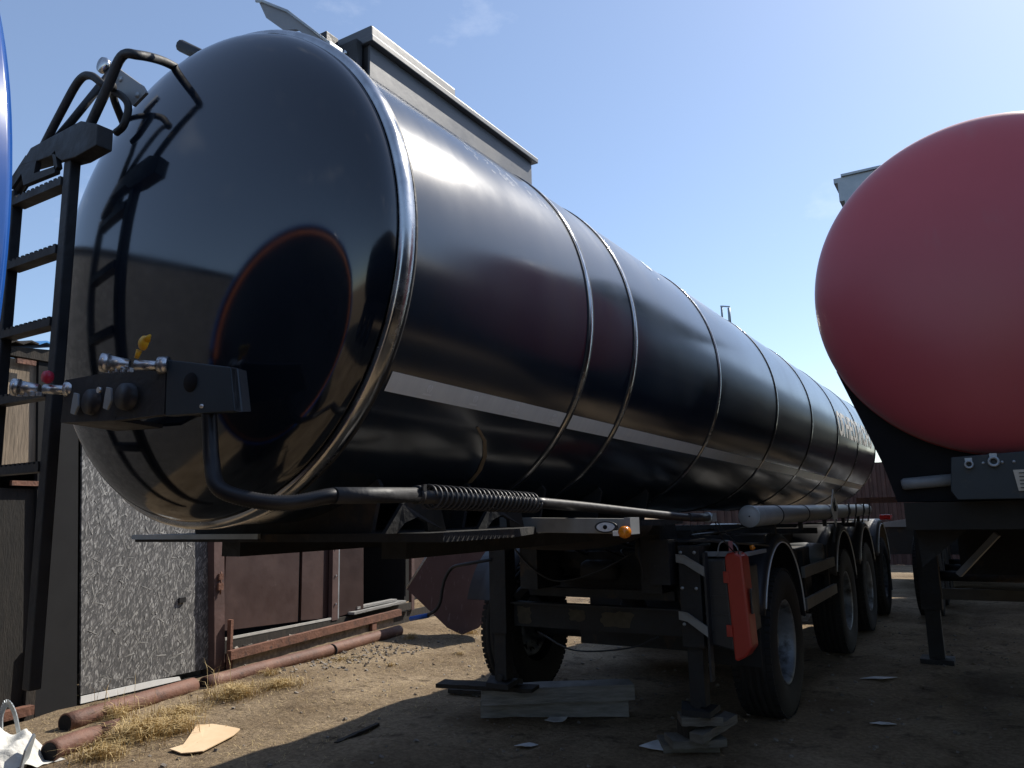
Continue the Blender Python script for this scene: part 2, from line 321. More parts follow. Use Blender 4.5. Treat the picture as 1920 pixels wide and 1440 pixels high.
# scar of bare tan primer below the stripe, small white flake of lost paint
sc_ = MB(); path = [(2.46, 1.795), (2.56, 1.75), (2.64, 1.69), (2.69, 1.63), (2.71, 1.575)]
for i in range(4):
    (a, b), (c, d) = path[i], path[i+1]; wd = .012+.004*i
    sc_.add([on_tank(a, b, .003), on_tank(a+wd, b+wd*.4, .003), on_tank(c+wd+.004, d+wd*.4, .003), on_tank(c, d, .003)], [(0,1,2,3)])
sc_.build('scraped_paint', m_tan, T)
fl = MB(); random.seed(3)
for (y, z, r) in ((5.02-.6, 2.98, .016), (4.46, 2.965, .02), (4.40, 2.95, .011), (4.44, 3.0, .012), (4.42, 2.87, .008)):
    pts = [on_tank(y+math.cos(t*PI/4)*r*random.uniform(.6, 1.3), z+math.sin(t*PI/4)*r*random.uniform(.6, 1.4), .004) for t in range(8)]
    fl.add(pts, [tuple(range(8))])
fl.build('chipped_paint', m_white, T)
random.seed(14); sx = MB()
for k in range(46):
    y = random.uniform(2.35, 3.05); z = 2.93-.10*(y-2.35)+random.gauss(0, .035); ln = random.uniform(.006, .03); a = random.gauss(1.2, .35); wd = random.uniform(.0006, .0016)
    d1, d2 = math.cos(a)*ln, -math.sin(a)*ln*.5
    sx.add([on_tank(y-d1, z-d2, .002), on_tank(y-d1+wd, z-d2+wd, .002), on_tank(y+d1+wd, z+d2+wd, .002), on_tank(y+d1, z+d2, .002)], [(0,1,2,3)])
tag(sx.build('scratches', m_white, T), kind='stuff')
# grey box over the manholes on top
hx0, hx1, hy0, hy1 = -2.87, -2.05, 2.20, 3.52
for (a, b) in (((hx1-.012, hy0, 3.15), (hx1, hy1, 3.405)), ((hx0, hy0, 3.15), (hx0+.012, hy1, 3.405))): MB().bb(a, b).build('coaming', m_hood, T)
MB().bb((hx0+.012, hy0, 3.15), (hx1-.012, hy0+.012, 3.405)).build('coaming_front', m_blacksteel, T)
MB().bb((hx0+.012, hy1-.012, 3.15), (hx1-.012, hy1, 3.405)).build('coaming_back', m_hood, T)
MB().bb((hx0-.03, hy0-.02, 3.407), (hx1+.028, hy1+.03, 3.435)).build('lid', m_hood, T, bevel=.004)
MB().bb((hx0-.02, hy0-.01, 3.437), (hx1+.015, hy0+.58, 3.485)).build('raised_cover', m_hood, T, bevel=.006)
MB().bb((-2.30, hy0-.05, 3.25), (-2.08, hy0-.012, 3.42)).build('bracket', m_blacksteel, T, bevel=.004)
MB().bb((-2.33, hy0-.10, 3.425), (-2.20, hy0-.03, 3.47)).build('bracket', m_blacksteel, T, bevel=.004)
for x in (-2.25, -2.14):
    for z in (3.30, 3.37): MB().lathe([(0, -.01), (.012, -.01), (.012, 0)], (x, hy0-.05, z), n=10).build('bolt', m_steel, T)
# grey spray blade standing up on the front shoulder
bl = [(-2.38,1.9,3.555), (-2.345,1.9,3.54), (-2.20,1.9,3.44), (-1.95,1.9,3.20), (-1.975,1.9,3.19), (-2.10,1.9,3.30), (-2.155,1.9,3.345), (-2.23,1.9,3.37), (-2.33,1.9,3.46)]
MB().prism(bl, (0, .014, 0)).build('shoulder_plate', m_grey, T)
MB().tube([(-2.385, 1.893, 3.552), (-2.345, 1.893, 3.535), (-2.20, 1.893, 3.435), (-1.95, 1.893, 3.195)], .006, 6).build('plate_edge', m_galv, T)
MB().bb((-2.0, 1.86, 3.15), (-1.94, 1.93, 3.20)).build('plate_foot', m_galv, T, bevel=.004)
MB().tube([(-2.875, 1.9, 3.535), (-2.70, 1.95, 3.42)], .026, 10).bar((-2.75, 1.93, 3.45), (-2.72, 1.93, 3.25), .03, .03).build('vent_pipe', m_blacksteel, T)
# small valve standing on the far end of the crown
vy = 7.3
MB().tube([(-2.11, vy, 3.2), (-2.11, vy, 3.43)], .01, 6).build('valve_stem', m_galv, T)
vs_ = MB(); vs_.tube([(-2.04, vy, 3.18), (-2.04, vy, 3.40)], .014, 6); vs_.bar((-2.12, vy, 3.43), (-2.03, vy, 3.41), .012, .012)
vs_.build('roof_valve', m_galv, T)

# ladder in front of the head
LY = 1.45
ptsR = smooth_path([(-2.64,1.76,3.26), (-2.57,1.62,3.21), (-2.50,1.48,3.135), (-2.55,LY,3.13), (-2.63,LY,3.03), (-2.72,LY,2.92)], 6) + [Vector((-2.815, LY, 2.80)), Vector((-2.82, LY, 2.5))]
MB().tube(ptsR, .017, 10).build('handrail', m_blacksteel, T)
ptsL = smooth_path([(-2.90,1.68,3.08), (-2.84,1.60,3.13), (-2.72,1.52,3.11), (-2.68,1.47,3.07), (-2.74,LY,3.12), (-2.82,LY,3.125), (-2.93,LY,3.03), (-3.06,LY,2.90)], 6) + [Vector((-3.20, LY, 2.78))]
MB().tube(ptsL, .015, 10).build('handrail', m_blacksteel, T)
MB().tube([(-3.10, LY, 2.86), (-2.95, 1.50, 3.02), (-2.84, 1.60, 3.27)], .015, 10).build('handrail', m_blacksteel, T)
MB().bar((-2.82, LY, 2.80), (-2.825, LY, .95), .04, .045, up=(1,0,0)).build('stringer', m_blacksteel, T, bevel=.005)
MB().bar((-3.215, LY, 2.78), (-3.20, LY, .95), .04, .045, up=(1,0,0)).build('stringer', m_blacksteel, T, bevel=.005)
MB().bar((-3.215, LY, 2.80), (-3.10, LY, 2.88), .045, .05, up=(0,1,0)).build('stringer_head', m_blacksteel, T)
for z in (2.725, 2.465, 2.195, 1.94, 1.68):
    xl, xr = -3.19, -2.845
    rg = MB().bar((xl, LY, z), (xr, LY, z), .05, .028)
    for k in range(11): rg.box((xl+(xr-xl)*(k+.5)/11, LY, z+.017), (.016, .046, .010))
    rg.build('rung', m_blacksteel, T)
# folded step plate with a triangular hole high on the ladder
MB().prism([(-3.14, LY-.03, 2.86), (-3.07, LY-.03, 2.915), (-2.90, LY-.03, 2.92), (-2.73, LY-.03, 2.925), (-2.62, LY-.03, 2.88), (-2.62, LY-.03, 2.80), (-2.75, LY-.03, 2.79), (-2.84, LY-.03, 2.80), (-2.90, LY-.03, 2.84), (-3.0, LY-.03, 2.845)], (0, .06, 0)).build('step_plate', m_blacksteel, T, bevel=.004)
MB().prism([(-3.14, LY-.03, 2.86), (-3.02, LY-.03, 2.85), (-3.03, LY-.03, 2.80), (-2.88, LY-.03, 2.79), (-2.88, LY-.03, 2.765), (-3.10, LY-.03, 2.77)], (0, .02, 0)).build('step_bracket', m_blacksteel, T)
MB().bar((-2.90, LY-.02, 2.85), (-2.875, LY-.02, 2.78), .02, .02).build('step_bracket', m_blacksteel, T)
MB().prism([(-2.90,1.60,3.27), (-2.86,1.60,3.295), (-2.81,1.60,3.245), (-2.66,1.60,3.13), (-2.63,1.60,3.09), (-2.71,1.60,3.06), (-2.80,1.6,3.15), (-2.87,1.6,3.20)], (0, .012, 0)).build('gusset_plate', m_grey, T)
for (x, z) in ((-2.80, 3.20), (-2.68, 3.095)): MB().lathe([(0, -.006), (.011, -.006), (.011, 0)], (x, 1.60, z), n=12).build('bolt', m_galv, T)
MB().lathe([(0, -.012), (.03, -.012), (.034, 0), (.03, .012), (0, .012)], (-2.885, 1.575, 3.275), n=18).build('round_cap', m_steel, T)
MB().tube(smooth_path([(-2.80,1.54,3.12), (-2.74,1.56,3.10), (-2.69,1.57,3.04), (-2.71,1.57,2.97), (-2.76,1.57,2.95)], 5), .014, 8).build('hook', m_blacksteel, T)

# coupling bracket with air connectors on the lower front
BYY = 1.40
bk = MB().prism([(-2.12,BYY,1.965), (-1.845,BYY+.01,1.912), (-1.82,BYY+.01,1.785), (-2.115,BYY,1.795)], (0, .03, 0)); bk.build('connector_plate', mat('blue_black_paint', (.018,.032,.045), (.022,.038,.052), scale=6, rough=.45), T, bevel=.003)
MB().prism([(-1.82,BYY+.012,1.785), (-1.845,BYY+.012,1.912), (-1.85,BYY+.05,1.91), (-1.825,BYY+.05,1.79)], (0, .02, 0)).build('connector_cheek', m_blacksteel, T)
MB().prism([(-2.64,BYY-.02,1.815), (-2.63,BYY-.02,1.955), (-2.125,BYY,1.96), (-2.12,BYY,1.80), (-2.35,BYY-.01,1.80)], (0, .03, 0)).build('connector_plate', m_blacksteel, T)
MB().prism([(-2.64,BYY-.02,1.815), (-2.35,BYY-.01,1.80), (-2.36,BYY+.16,1.79), (-2.62,BYY+.16,1.80)], (0, 0, .012)).build('bracket_floor', m_blacksteel, T)
MB().bar((-2.6, BYY+.03, 1.90), (-2.5, 1.66, 1.90), .05, .08).build('bracket_arm', m_blacksteel, T); MB().bar((-2.2, BYY+.03, 1.86), (-2.2, 1.68, 1.86), .05, .08).build('bracket_arm', m_blacksteel, T)
MB().lathe([(0, -.004), (.026, -.004), (.03, .002)], (-2.01, BYY+.003, 1.885), n=20).build('socket_hole', m_dark, T)
MB().lathe([(0, -.004), (.006, -.004), (.007, .006)], (-1.955, BYY+.005, 1.81), n=10).build('rivet', m_alu, T)
def coupling(x, y, z, r, capm, cap):
    o = MB().tube([(x+.06, y+.05, z-.002), (x, y, z)], r*.75, 12)
    o.tube([(x+.075, y+.062, z), (x+.05, y+.045, z)], r*1.25, 14); o.tube([(x-.01, y-.01, z), (x-.05, y-.05, z+.004)], [r*.8, r*1.15], 14)
    o.tube([(x-.05, y-.05, z+.004), (x-.065, y-.065, z+.006)], r*1.35, 14); c = o.build('air_coupling', m_alu, T)
    for k in range(4): MB().box((x+.01-.02*k, y-.02-.01*k, z-r*.9), (.012, .012, .012)).build('lug', m_alu, c)
    k = MB(); x0_, z0_ = x+.005, z+r
    if cap == 'bird':
        k.tube([(x0_, y, z0_), (x0_+.012, y, z0_+.022)], [.006, .009], 8)
        k.lathe([(0, -.011), (.013, -.009), (.021, -.003), (.023, .003), (.013, .009), (0, .011)], (x0_+.03, y, z0_+.042), n=16); k.tube([(x0_+.045, y, z0_+.05), (x0_+.062, y, z0_+.062)], [.012, .003], 8)
    else:
        k.lathe([(0, -.014), (.018, -.012), (.022, 0), (.018, .012), (0, .014)], (x0_+.012, y, z0_+.018), n=16)
    k.build('coupling_cap', capm, c)
coupling(-2.20, BYY-.05, 1.95, .021, m_yellow, 'bird'); coupling(-2.68, BYY-.06, 1.925, .021, m_pink, 'blob')
for (x, z) in ((-2.54, 1.868), (-2.36, 1.868)):
    MB().prism([(x-.02,BYY-.035,z-.03), (x+.004,BYY-.035,z-.038), (x+.022,BYY-.035,z-.01), (x+.016,BYY-.035,z+.03), (x-.008,BYY-.035,z+.036), (x-.014,BYY-.035,z+.01)], (0, .008, 0)).build('connector_flap', m_galv, T, bevel=.002)
    MB().lathe([(0, -.03), (.04, -.03), (.045, 0)], (x+.07, BYY, z), n=18).build('electric_socket', m_plastic, T)
MB().tube([(-2.42, BYY-.03, 1.90), (-2.42, BYY-.02, 1.90)], .01, 8).build('rivet', m_alu, T)
# corrugated hose from the bracket, tube and coil along the lower side
hp = smooth_path([(-1.955,BYY+.03,1.79), (-1.945,BYY+.03,1.72), (-1.92,BYY+.02,1.65), (-1.86,BYY,1.575), (-1.76,BYY+.03,1.54), (-1.67,1.48,1.53), (-1.61,1.55,1.545), (-1.60,1.60,1.55)], 24)
hr = [.0225 if k % 2 else .0195 for k in range(len(hp))]
MB().tube(hp, hr, 14).build('corrugated_hose', m_hose, T)
MB().tube([(-1.60,1.57,1.548), (-1.60,1.95,1.553)], .0235, 20).build('steel_tube', m_blacksteel, T)
MB().lathe([(.024, -.008), (.030, -.008), (.030, .008), (.024, .008)], (-1.60, 1.94, 1.553), n=20).box((-1.575, 1.94, 1.575), (.010, .016, .02)).build('hose_clamp', m_blacksteel, T)
MB().tube([(-1.60,1.94,1.548), (-1.60,2.68,1.528), (-1.60,2.75,1.527)], .022, 14).build('hose', m_hose, T)
coil = [(-1.60+math.cos(a)*.037, 1.99+.68*a/(2*PI*24), 1.548-.02*a/(2*PI*24)+math.sin(a)*.037) for a in [2*PI*24*k/576 for k in range(577)]]
MB().tube(coil, .0040, 6).build('spiral_guard', m_plastic, T)
MB().tube(smooth_path([(-1.60,2.67,1.53), (-1.59,3.1,1.51), (-1.56,3.7,1.475), (-1.53,4.15,1.45), (-1.52,4.4,1.44), (-1.52,4.60,1.44)], 6), .022, 12).build('hose', m_hose, T)
MB().tube([(-1.52,4.25,1.447), (-1.52,4.62,1.44)], .024, 16).build('hose_end', m_hose, T)
MB().lathe([(.024, -.010), (.031, -.010), (.031, .010), (.024, .010)], (-1.52, 4.60, 1.44), n=16).box((-1.51, 4.66, 1.44), (.03, .07, .05)).build('hose_clamp', m_galv, T)
MB().tube(smooth_path([(-1.51,4.70,1.42), (-1.50,4.74,1.35), (-1.48,4.8,1.28), (-1.45,4.9,1.21)], 6), .004, 6).build('cable', m_hose, T)
MB().tube(smooth_path([(-1.50,4.70,1.42), (-1.46,4.76,1.34), (-1.42,4.85,1.26), (-1.46,4.95,1.18)], 6), .003, 6).build('cable', m_hose, T)
MB().tube(smooth_path([(-1.57,4.9,1.19), (-1.55,4.9,1.27), (-1.50,4.9,1.29), (-1.45,4.9,1.26), (-1.42,4.9,1.19)], 6), .005, 8).build('cable', m_pipe, T)
MB().box((-1.475, 4.88, 1.26), (.022, .018, .06)).build('cable_tag', mat('dull_pink_tag', (.3,.12,.13), scale=9), T)

# chassis
for x in (-2.92, -2.0):
    ch = MB(); ch.bb((x-.06, 5.0, 1.20), (x+.06, 13.2, 1.218)); ch.bb((x-.06, 5.0, .98), (x+.06, 13.2, .998)); ch.bb((x-.008, 5.0, .998), (x+.008, 13.2, 1.20)); ch.build('chassis_beam', m_chassis, T)
    MB().bb((x-.06, 2.3, 1.33), (x+.06, 5.2, 1.395)).build('chassis_beam', m_chassis, T)
    MB().bb((x-.07, 4.86, .96), (x+.07, 5.2, 1.33)).build('neck', m_chassis, T)
for y in (5.4, 6.9, 8.2, 9.7, 11.5, 13.0): MB().bb((-2.90, y-.05, 1.02), (-2.02, y+.05, 1.17)).build('cross_member', m_chassis, T)
MB().prism([(-3.31,2.10,1.40), (-1.62,2.10,1.40), (-1.62,2.55,1.40), (-1.78,3.0,1.40), (-1.78,4.9,1.40), (-3.14,4.9,1.40), (-3.14,2.9,1.40), (-3.28,2.45,1.40)], (0, 0, .03)).build('kingpin_plate', m_chassis, T)
MB().bb((-3.315, 2.085, 1.412), (-2.5, 2.099, 1.432)).build('plate_lip', m_galv, T)
for y in (2.14, 2.7, 3.35, 4.0, 4.7):           # saddles under the belly
    poly = [(-2.95, y, 1.431), (-1.97, y, 1.431), (-1.93, y, 1.60)] + [(TX+(TR-.01)*math.sin(a), y, TZ-(TR-.01)*math.cos(a)) for a in [.58-.08*k for k in range(15)]] + [(-2.99, y, 1.60)]
    MB().prism(poly, (0, .02, 0)).build('saddle', m_chassis, T)
for y in (2.0, 2.55):
    arch = [(-1.80, y+.0, 1.431), (-1.79, y+.08, 1.53), (-1.75, y+.22, 1.57), (-1.77, y+.30, 1.431)]
    hole = [(-1.79, y+.22, 1.431), (-1.78, y+.20, 1.465), (-1.78, y+.15, 1.485), (-1.79, y+.09, 1.465), (-1.80, y+.06, 1.431)]
    MB().prism(arch+hole, (.016, 0, 0)).build('arch_gusset', m_chassis, T)
sp_ = [(.52*math.cos(t), -.14*math.sin(t)) for t in [PI/2*k/10 for k in range(11)]]
MB().lathe([(r, z) for r, z in sp_], (-2.27, 4.2, 1.405), axis='Z', n=40).build('belly_sump', mat('brown_dusty_steel', (.022,.018,.014), (.035,.028,.022), scale=4, rough=.7), T)
# front reflector board with side lamps
MB().prism([(-1.96,2.98,1.472), (-1.325,3.0,1.457), (-1.325,3.0,1.395), (-1.96,2.98,1.408)], (0, .03, 0)).build('marker_board', mat('dull_white_paint', (.22,.21,.195), (.28,.27,.25), scale=9, rough=.55), T, bevel=.003)
MB().bb((-1.345, 2.955, 1.395), (-1.318, 3.05, 1.462)).build('board_end', m_grey, T)
def oval(cx, cy, cz, a, b, n=20, pw=1.0): return [(cx+a*math.cos(2*PI*k/n), cy, cz+b*math.sin(2*PI*k/n)) for k in range(n)]
ml = MB().prism(oval(-1.435, 2.974, 1.425, .052, .024), (0, .006, 0)).build('marker_lamp', m_plastic, T)
MB().prism(oval(-1.435, 2.968, 1.425, .040, .0185), (0, .006, 0)).build('lens', m_eye, ml)
MB().prism(oval(-1.435, 2.964, 1.425, .009, .009, 12), (0, .006, 0)).build('bulb', m_dark, ml)
al = MB().lathe([(0, -.022), (.014, -.020), (.022, -.012), (.0255, 0), (.0255, .014)], (-1.335, 2.93, 1.405), n=20).build('indicator_lamp', m_amber, T)
MB().bb((-1.39, 2.94, 1.39), (-1.36, 2.955, 1.41)).build('lamp_bracket', m_white, al)
MB().tube([(-2.02, 4.72, 1.33), (-2.02, 4.70, 1.22), (-2.0,4.70,1.16), (-1.98,4.70,1.06)], [.018, .018, .006, .006], 8).build('drain_valve', m_chassis, T)
for k, (x, z, r) in enumerate(((-2.25, 1.30, .010), (-2.30, 1.24, .007), (-2.6, 1.28, .012), (-1.95, 1.14, .008))):
    MB().tube(smooth_path([(x, 4.8, z), (x+.05, 5.05, z-.05-.02*k), (x-.03, 5.2, z-.02), (x, 6.0, z-.05), (x+.05, 8, z)], 6), r, 6).build('air_line', m_hose, T)
MB().tube(smooth_path([(-3.05, 4.83, 1.28), (-2.9, 4.84, 1.12), (-2.7, 4.86, 1.02), (-2.4, 4.86, 1.08), (-2.1, 4.84, 1.22)], 8), .007, 6).build('air_line', m_hose, T)
MB().tube(smooth_path([(-2.9, 4.93, .66), (-2.6, 4.9, .56), (-2.2, 4.9, .60), (-2.0, 4.93, .68)], 8), .006, 6).build('air_line', m_hose, T)
MB().lathe([(0, -.14), (.06, -.13), (.075, -.1), (.075, .1), (.06, .13), (0, .14)], (-2.45, 5.05, 1.08), axis='X', n=18).build('valve_body', m_chassis, T)
MB().bb((-3.5, 9.3, .32), (-1.9, 9.36, 1.3)).build('shade_panel', m_chassis, T)  # added panel that closes sunlit gaps under the trailer
for x in (-1.79, -1.70):
    for z in (1.22, 1.0, .78): MB().lathe([(0, -.008), (.010, -.007), (.011, 0)], (x, 4.849, z), n=8).build('bolt', m_galv, T)
# landing gear
for (x, zb, zt, yy) in ((-3.18, .27, 1.40, 4.92), (-1.74, .24, 1.26, 4.92)):
    lg = MB().bb((x-.07, yy-.07, .64), (x+.07, yy+.07, zt)).build('landing_leg', m_chassis, T, bevel=.006)
    MB().bb((x-.048, yy-.048, zb+.05), (x+.048, yy+.048, .64)).build('inner_leg', m_chassis, lg)
    MB().prism([(x-.09, yy-.10, zb), (x+.09, yy-.10, zb), (x+.12, yy, zb+.03), (x+.09, yy+.11, zb), (x-.09, yy+.11, zb), (x-.12, yy, zb+.03)], (0, 0, .035)).build('foot', m_chassis, lg)
    MB().tube([(x, yy-.07, zb+.065), (x, yy+.07, zb+.065)], .025, 12).build('foot_pin', m_chassis, lg)
MB().bb((-1.98, 4.80, 1.02), (-1.85, 4.92, 1.30)).build('gearbox', m_chassis, T)
MB().bb((-3.10, 4.94, .69), (-1.82, 4.98, .845)).build('cross_brace', m_chassis, T)
MB().bb((-3.10, 4.90, .847), (-1.82, 4.99, .86)).build('brace_flange', m_chassis, T)
for (a, b, z0_, z1_) in ((-2.42, -2.16, .71, .83), (-2.66, -2.52, .74, .83), (-3.08, -2.95, .70, .83)):
    random.seed(int(-a*100)); pts = []
    for k in range(22):
        t = 2*PI*k/22; sx, sz = math.cos(t), math.sin(t); e = 1/max(abs(sx), abs(sz))*random.uniform(.7, 1.0)
        pts.append(((a+b)/2+sx*e*(b-a)/2, 4.9385, (z0_+z1_)/2+sz*e*(z1_-z0_)/2))
    MB().prism(pts, (0, .003, 0)).build('bare_patch', mat('dark_tan_primer', (.055,.045,.03), (.085,.07,.045), scale=20, rough=.85), T)
MB().bb((-3.0, 5.0, .90), (-1.9, 5.06, .96)).build('cross_tube', m_chassis, T)
MB().bb((-3.1, 5.25, 1.08), (-1.84, 5.35, 1.20)).build('cross_tube', m_chassis, T)
MB().bb((-3.0, 5.8, .45), (-1.95, 5.88, .60)).build('cross_tube', m_chassis, T)
MB().bb((-3.3, 5.5, .87), (-1.95, 5.56, 1.34)).build('shade_panel', m_chassis, T)  # added dark panel that deepens the shade between the legs
MB().bb((-3.45, 6.9, .34), (-2.0, 7.9, .99)).build('shade_box', m_chassis, T, bevel=.01)  # added box that hides the sunlit ground behind the brace

for x, s_ in ((-3.10, 1), (-1.82, -1)): MB().bar((x, 4.96, .88), (x+s_*.25, 5.3, 1.25), .04, .05).build('diagonal_brace', m_chassis, T)
for (za, zb_) in ((1.185, 1.115), (.835, .755)):     # pale slanted tapes on the right leg
    MB().prism([(-1.815,4.825,za+.025), (-1.76,4.82,za+.02), (-1.635,4.82,zb_+.02), (-1.635,4.82,zb_-.04), (-1.76,4.82,za-.035), (-1.815,4.825,za-.025)], (0, .012, 0)).build('pale_slat', mat('pale_slat_paint', (.20,.205,.20), (.26,.26,.25), scale=9, rough=.5), T)
crk = smooth_path([(-3.22,4.86,1.16), (-3.40,4.80,1.13), (-3.54,4.80,1.10), (-3.61,4.80,1.02), (-3.64,4.80,.93), (-3.66,4.80,.84), (-3.71,4.80,.78), (-3.80,4.80,.735)], 6)
ck = MB().tube(crk, .0125, 10).build('crank_handle', m_blacksteel, T)
MB().tube([(-3.77,4.80,.745), (-3.94,4.80,.712)], .018, 12).build('grip', m_bluegrip, ck)
MB().bb((-3.46, 4.84, 1.26), (-3.25, 4.88, 1.29)).build('handle_holder', m_chassis, T)
MB().bb((-1.645, 4.84, .45), (-1.63, 4.90, 1.22)).build('frame_post', m_blacksteel, T)
MB().bb((-1.68, 4.97, 1.19), (-1.44, 5.01, 1.22)).build('support_bar', m_grey, T)
MB().bb((-1.43, 5.01, 1.192), (-1.40, 5.45, 1.215)).build('support_bar', m_grey, T)
ex = MB().prism([(-1.68,4.90,1.17), (-1.525,4.90,1.175), (-1.50,4.90,.63), (-1.645,4.90,.66)], (0, .20, 0)).build('extinguisher_box', m_plastic, T, bevel=.01)
for z in (1.06, .95, .84, .74): MB().bb((-1.67, 4.893, z), (-1.52, 4.899, z+.006)).build('moulded_rib', m_plastic, ex)
lidp = [(-1.522,4.88,1.19), (-1.505,4.88,1.215), (-1.46,4.88,1.225), (-1.412,4.88,1.20), (-1.388,4.88,.655), (-1.43,4.88,.60), (-1.485,4.88,.57), (-1.498,4.88,.585)]
lid = MB().prism([(x, 4.885, z) for x, y, z in lidp], (0, .16, 0)).build('box_lid', m_redbox, ex, bevel=.014)
for z in (1.07, .75): MB().bb((-1.535, 4.878, z-.035), (-1.50, 4.889, z+.035)).build('hinge', m_redbox, ex, bevel=.003)
MB().bb((-1.392, 4.93, .85), (-1.380, 4.99, 1.0)).build('latch', m_plastic, ex, bevel=.004)
MB().lathe([(0, 0), (.016, 0), (.018, .02), (0, .035)], (-1.44, 5.20, 1.235), axis='X', n=14).build('side_lamp', m_amber, T)
MB().bb((-1.74, 5.12, .70), (-1.46, 5.42, 1.12)).build('side_locker', m_plastic, T, bevel=.01)

# wheels: hub mesh with tyre, rim and nuts as sub-parts; copied to all eight places
WY = [6.07, 8.90, 10.55, 12.2]
wc = Vector((-1.43-.155, WY[0], .52))
def make_wheel():
    hub = MB().lathe([(0, .06), (.06, .06), (.075, .03), (.10, -.02), (.13, -.06), (.14, -.14)], wc, axis='X', n=28).build('wheel', m_rim, T, loc=wc)
    tp = [(.29, .115), (.31, .135), (.36, .150), (.42, .155), (.475, .150), (.505, .135), (.515, .115), (.52, .08), (.52, -.08), (.515, -.115), (.505, -.135), (.475, -.150), (.36, -.150), (.29, -.115)]
    MB().lathe(tp, wc, axis='X', n=72).build('tyre', m_rubber, hub)
    tr = MB()
    for k in range(64):
        a = 2*PI*k/64
        for (x, w_) in ((.118, .04), (-.118, .04)): tr.box(wc+Vector((x, math.cos(a)*.517, math.sin(a)*.517)), (w_, .036, .012), (a-PI/2, 0, 0))
    for x in (-.075, -.025, .025, .075): tr.lathe([(.519, x-.019), (.527, x-.017), (.527, x+.017), (.519, x+.019)], wc, axis='X', n=64)
    tr.build('tread', m_rubber, hub)
    rm = MB().lathe([(.290, .115), (.298, .130), (.288, .133), (.277, .118), (.266, .07), (.258, -.02), (.245, -.06), (.225, -.06), (.195, -.03), (.165, -.015), (.12, -.02), (.12, -.05)], wc, axis='X', n=60).build('rim', m_rim, hub)
    hl = MB()
    for k in range(10):
        a = 2*PI*(k+.5)/10; hl.lathe([(0, .0), (.027, 0)], wc+Vector((.036, math.cos(a)*.222, math.sin(a)*.222)), axis='X', n=12)
    hl = MB()
    for k in range(10):
        a = 2*PI*(k+.5)/10; c_ = wc+Vector((-.042, math.cos(a)*.212, math.sin(a)*.212)); hl.lathe([(0, .012), (.026, .010), (.03, -.01)], c_, axis='X', n=12)
    hl.build('hand_hole', m_dark, hub)
    nt_ = MB()
    for k in range(10):
        a = 2*PI*k/10; c_ = wc+Vector((-.015, math.cos(a)*.150, math.sin(a)*.150)); nt_.lathe([(.016, -.01), (.016, .02), (0, .024)], c_, axis='X', n=6, smooth=False)
    nt_.build('wheel_nuts', m_steel, hub); return hub
wh = make_wheel(); base_rel = wh.location.copy()
for k in range(4):
    if k: copy_tree(wh, T, base_rel+Vector((0, WY[k]-WY[0], 0)))
    c_ = copy_tree(wh, T, Vector((-3.66-TX, base_rel.y+WY[k]-WY[0], base_rel.z))); c_.rotation_euler = (0, 0, PI)
    MB().tube([(-3.55, WY[k], .52), (-1.80, WY[k], .52)], .07, 12).build('axle', m_chassis, T)
    for x in (-2.8, -2.15): MB().lathe([(0, -.14), (.11, -.13), (.12, -.04), (.10, 0), (.12, .04), (.11, .13), (0, .14)], (x, WY[k]+.35, .72), axis='Z', n=18).build('air_spring', m_rubber, T)
    for x in (-2.8, -2.15): MB().bar((x, WY[k]-.45, .75), (x, WY[k]+.38, .55), .08, .05).build('trailing_arm', m_chassis, T)
# mudguards
def mudguard(y, a0, a1, R=.70, cz=.60, x0=-1.88, x1=-1.44, flat=0):
    m_ = MB(); prof = []
    N = 26; out_, in_ = [], []
    for k in range(N+1):
        a = a0+(a1-a0)*k/N; out_.append((y-math.cos(a)*R, cz+math.sin(a)*R)); in_.append((y-math.cos(a)*(R-.012), cz+math.sin(a)*(R-.012)))
    pl = [(x0, p[0], p[1]) for p in out_] + [(x0, p[0], p[1]) for p in in_[::-1]]
    vs = []; 
    for (p, q) in zip(out_, in_): vs += [(x0, *p), (x1-.03, *p), (x1, y+(p[0]-y)*.965, cz+(p[1]-cz)*.965), (x1, y+(p[0]-y)*.90, cz+(p[1]-cz)*.90), (x1-.012, y+(p[0]-y)*.90, cz+(p[1]-cz)*.90), (x1-.035, *q), (x0, *q)]
    n_ = 7; fs = [(k*n_+j, k*n_+(j+1) % n_, (k+1)*n_+(j+1) % n_, (k+1)*n_+j) for k in range(N) for j in range(n_)] + [tuple(range(n_)), tuple(range(N*n_, (N+1)*n_))[::-1]]
    g = m_.add(vs, fs, True).build('mudguard', m_plastic, T)
    MB().tube([(x1+.004, y-math.cos(a)*(R*.905), cz+math.sin(a)*(R*.905)) for a in [a0+(a1-a0)*k/40 for k in range(1, 40)]], .0055, 6).build('white_piping', m_white, g)
    return g
mudguard(WY[0], math.radians(16), math.radians(178)); mudguard(WY[1], math.radians(20), math.radians(172)); mudguard(WY[2], math.radians(20), math.radians(165)); mudguard(WY[3], math.radians(20), math.radians(175))
for y in WY: 
    g = MB().lathe([(.66, -.2), (.66, .2), (.648, .2), (.648, -.2), (.66, -.2)], (-3.66, y, .60), axis='X', n=20, a0=.3, a1=PI-.3).build('mudguard', m_plastic, T)
    MB().bar((-2.2, y-.5, 1.1), (-1.50, y-.5, 1.05), .05, .05).build('mudguard_arm', m_chassis, T)
MB().bb((-1.90, 12.95, .25), (-1.46, 12.97, 1.0)).build('mud_flap', m_rubber, T)
MB().bb((-1.88, 5.40, .45), (-1.47, 5.415, .95)).build('mud_flap', m_rubber, T)
# sweep from first mudguard forward to the tank
MB().prism([(-2.0,4.95,1.28), (-1.62,4.95,1.28), (-1.45,5.75,1.215), (-1.9,5.95,1.28)], (0, 0, .012)).build('shelf_plate', m_plastic, T)
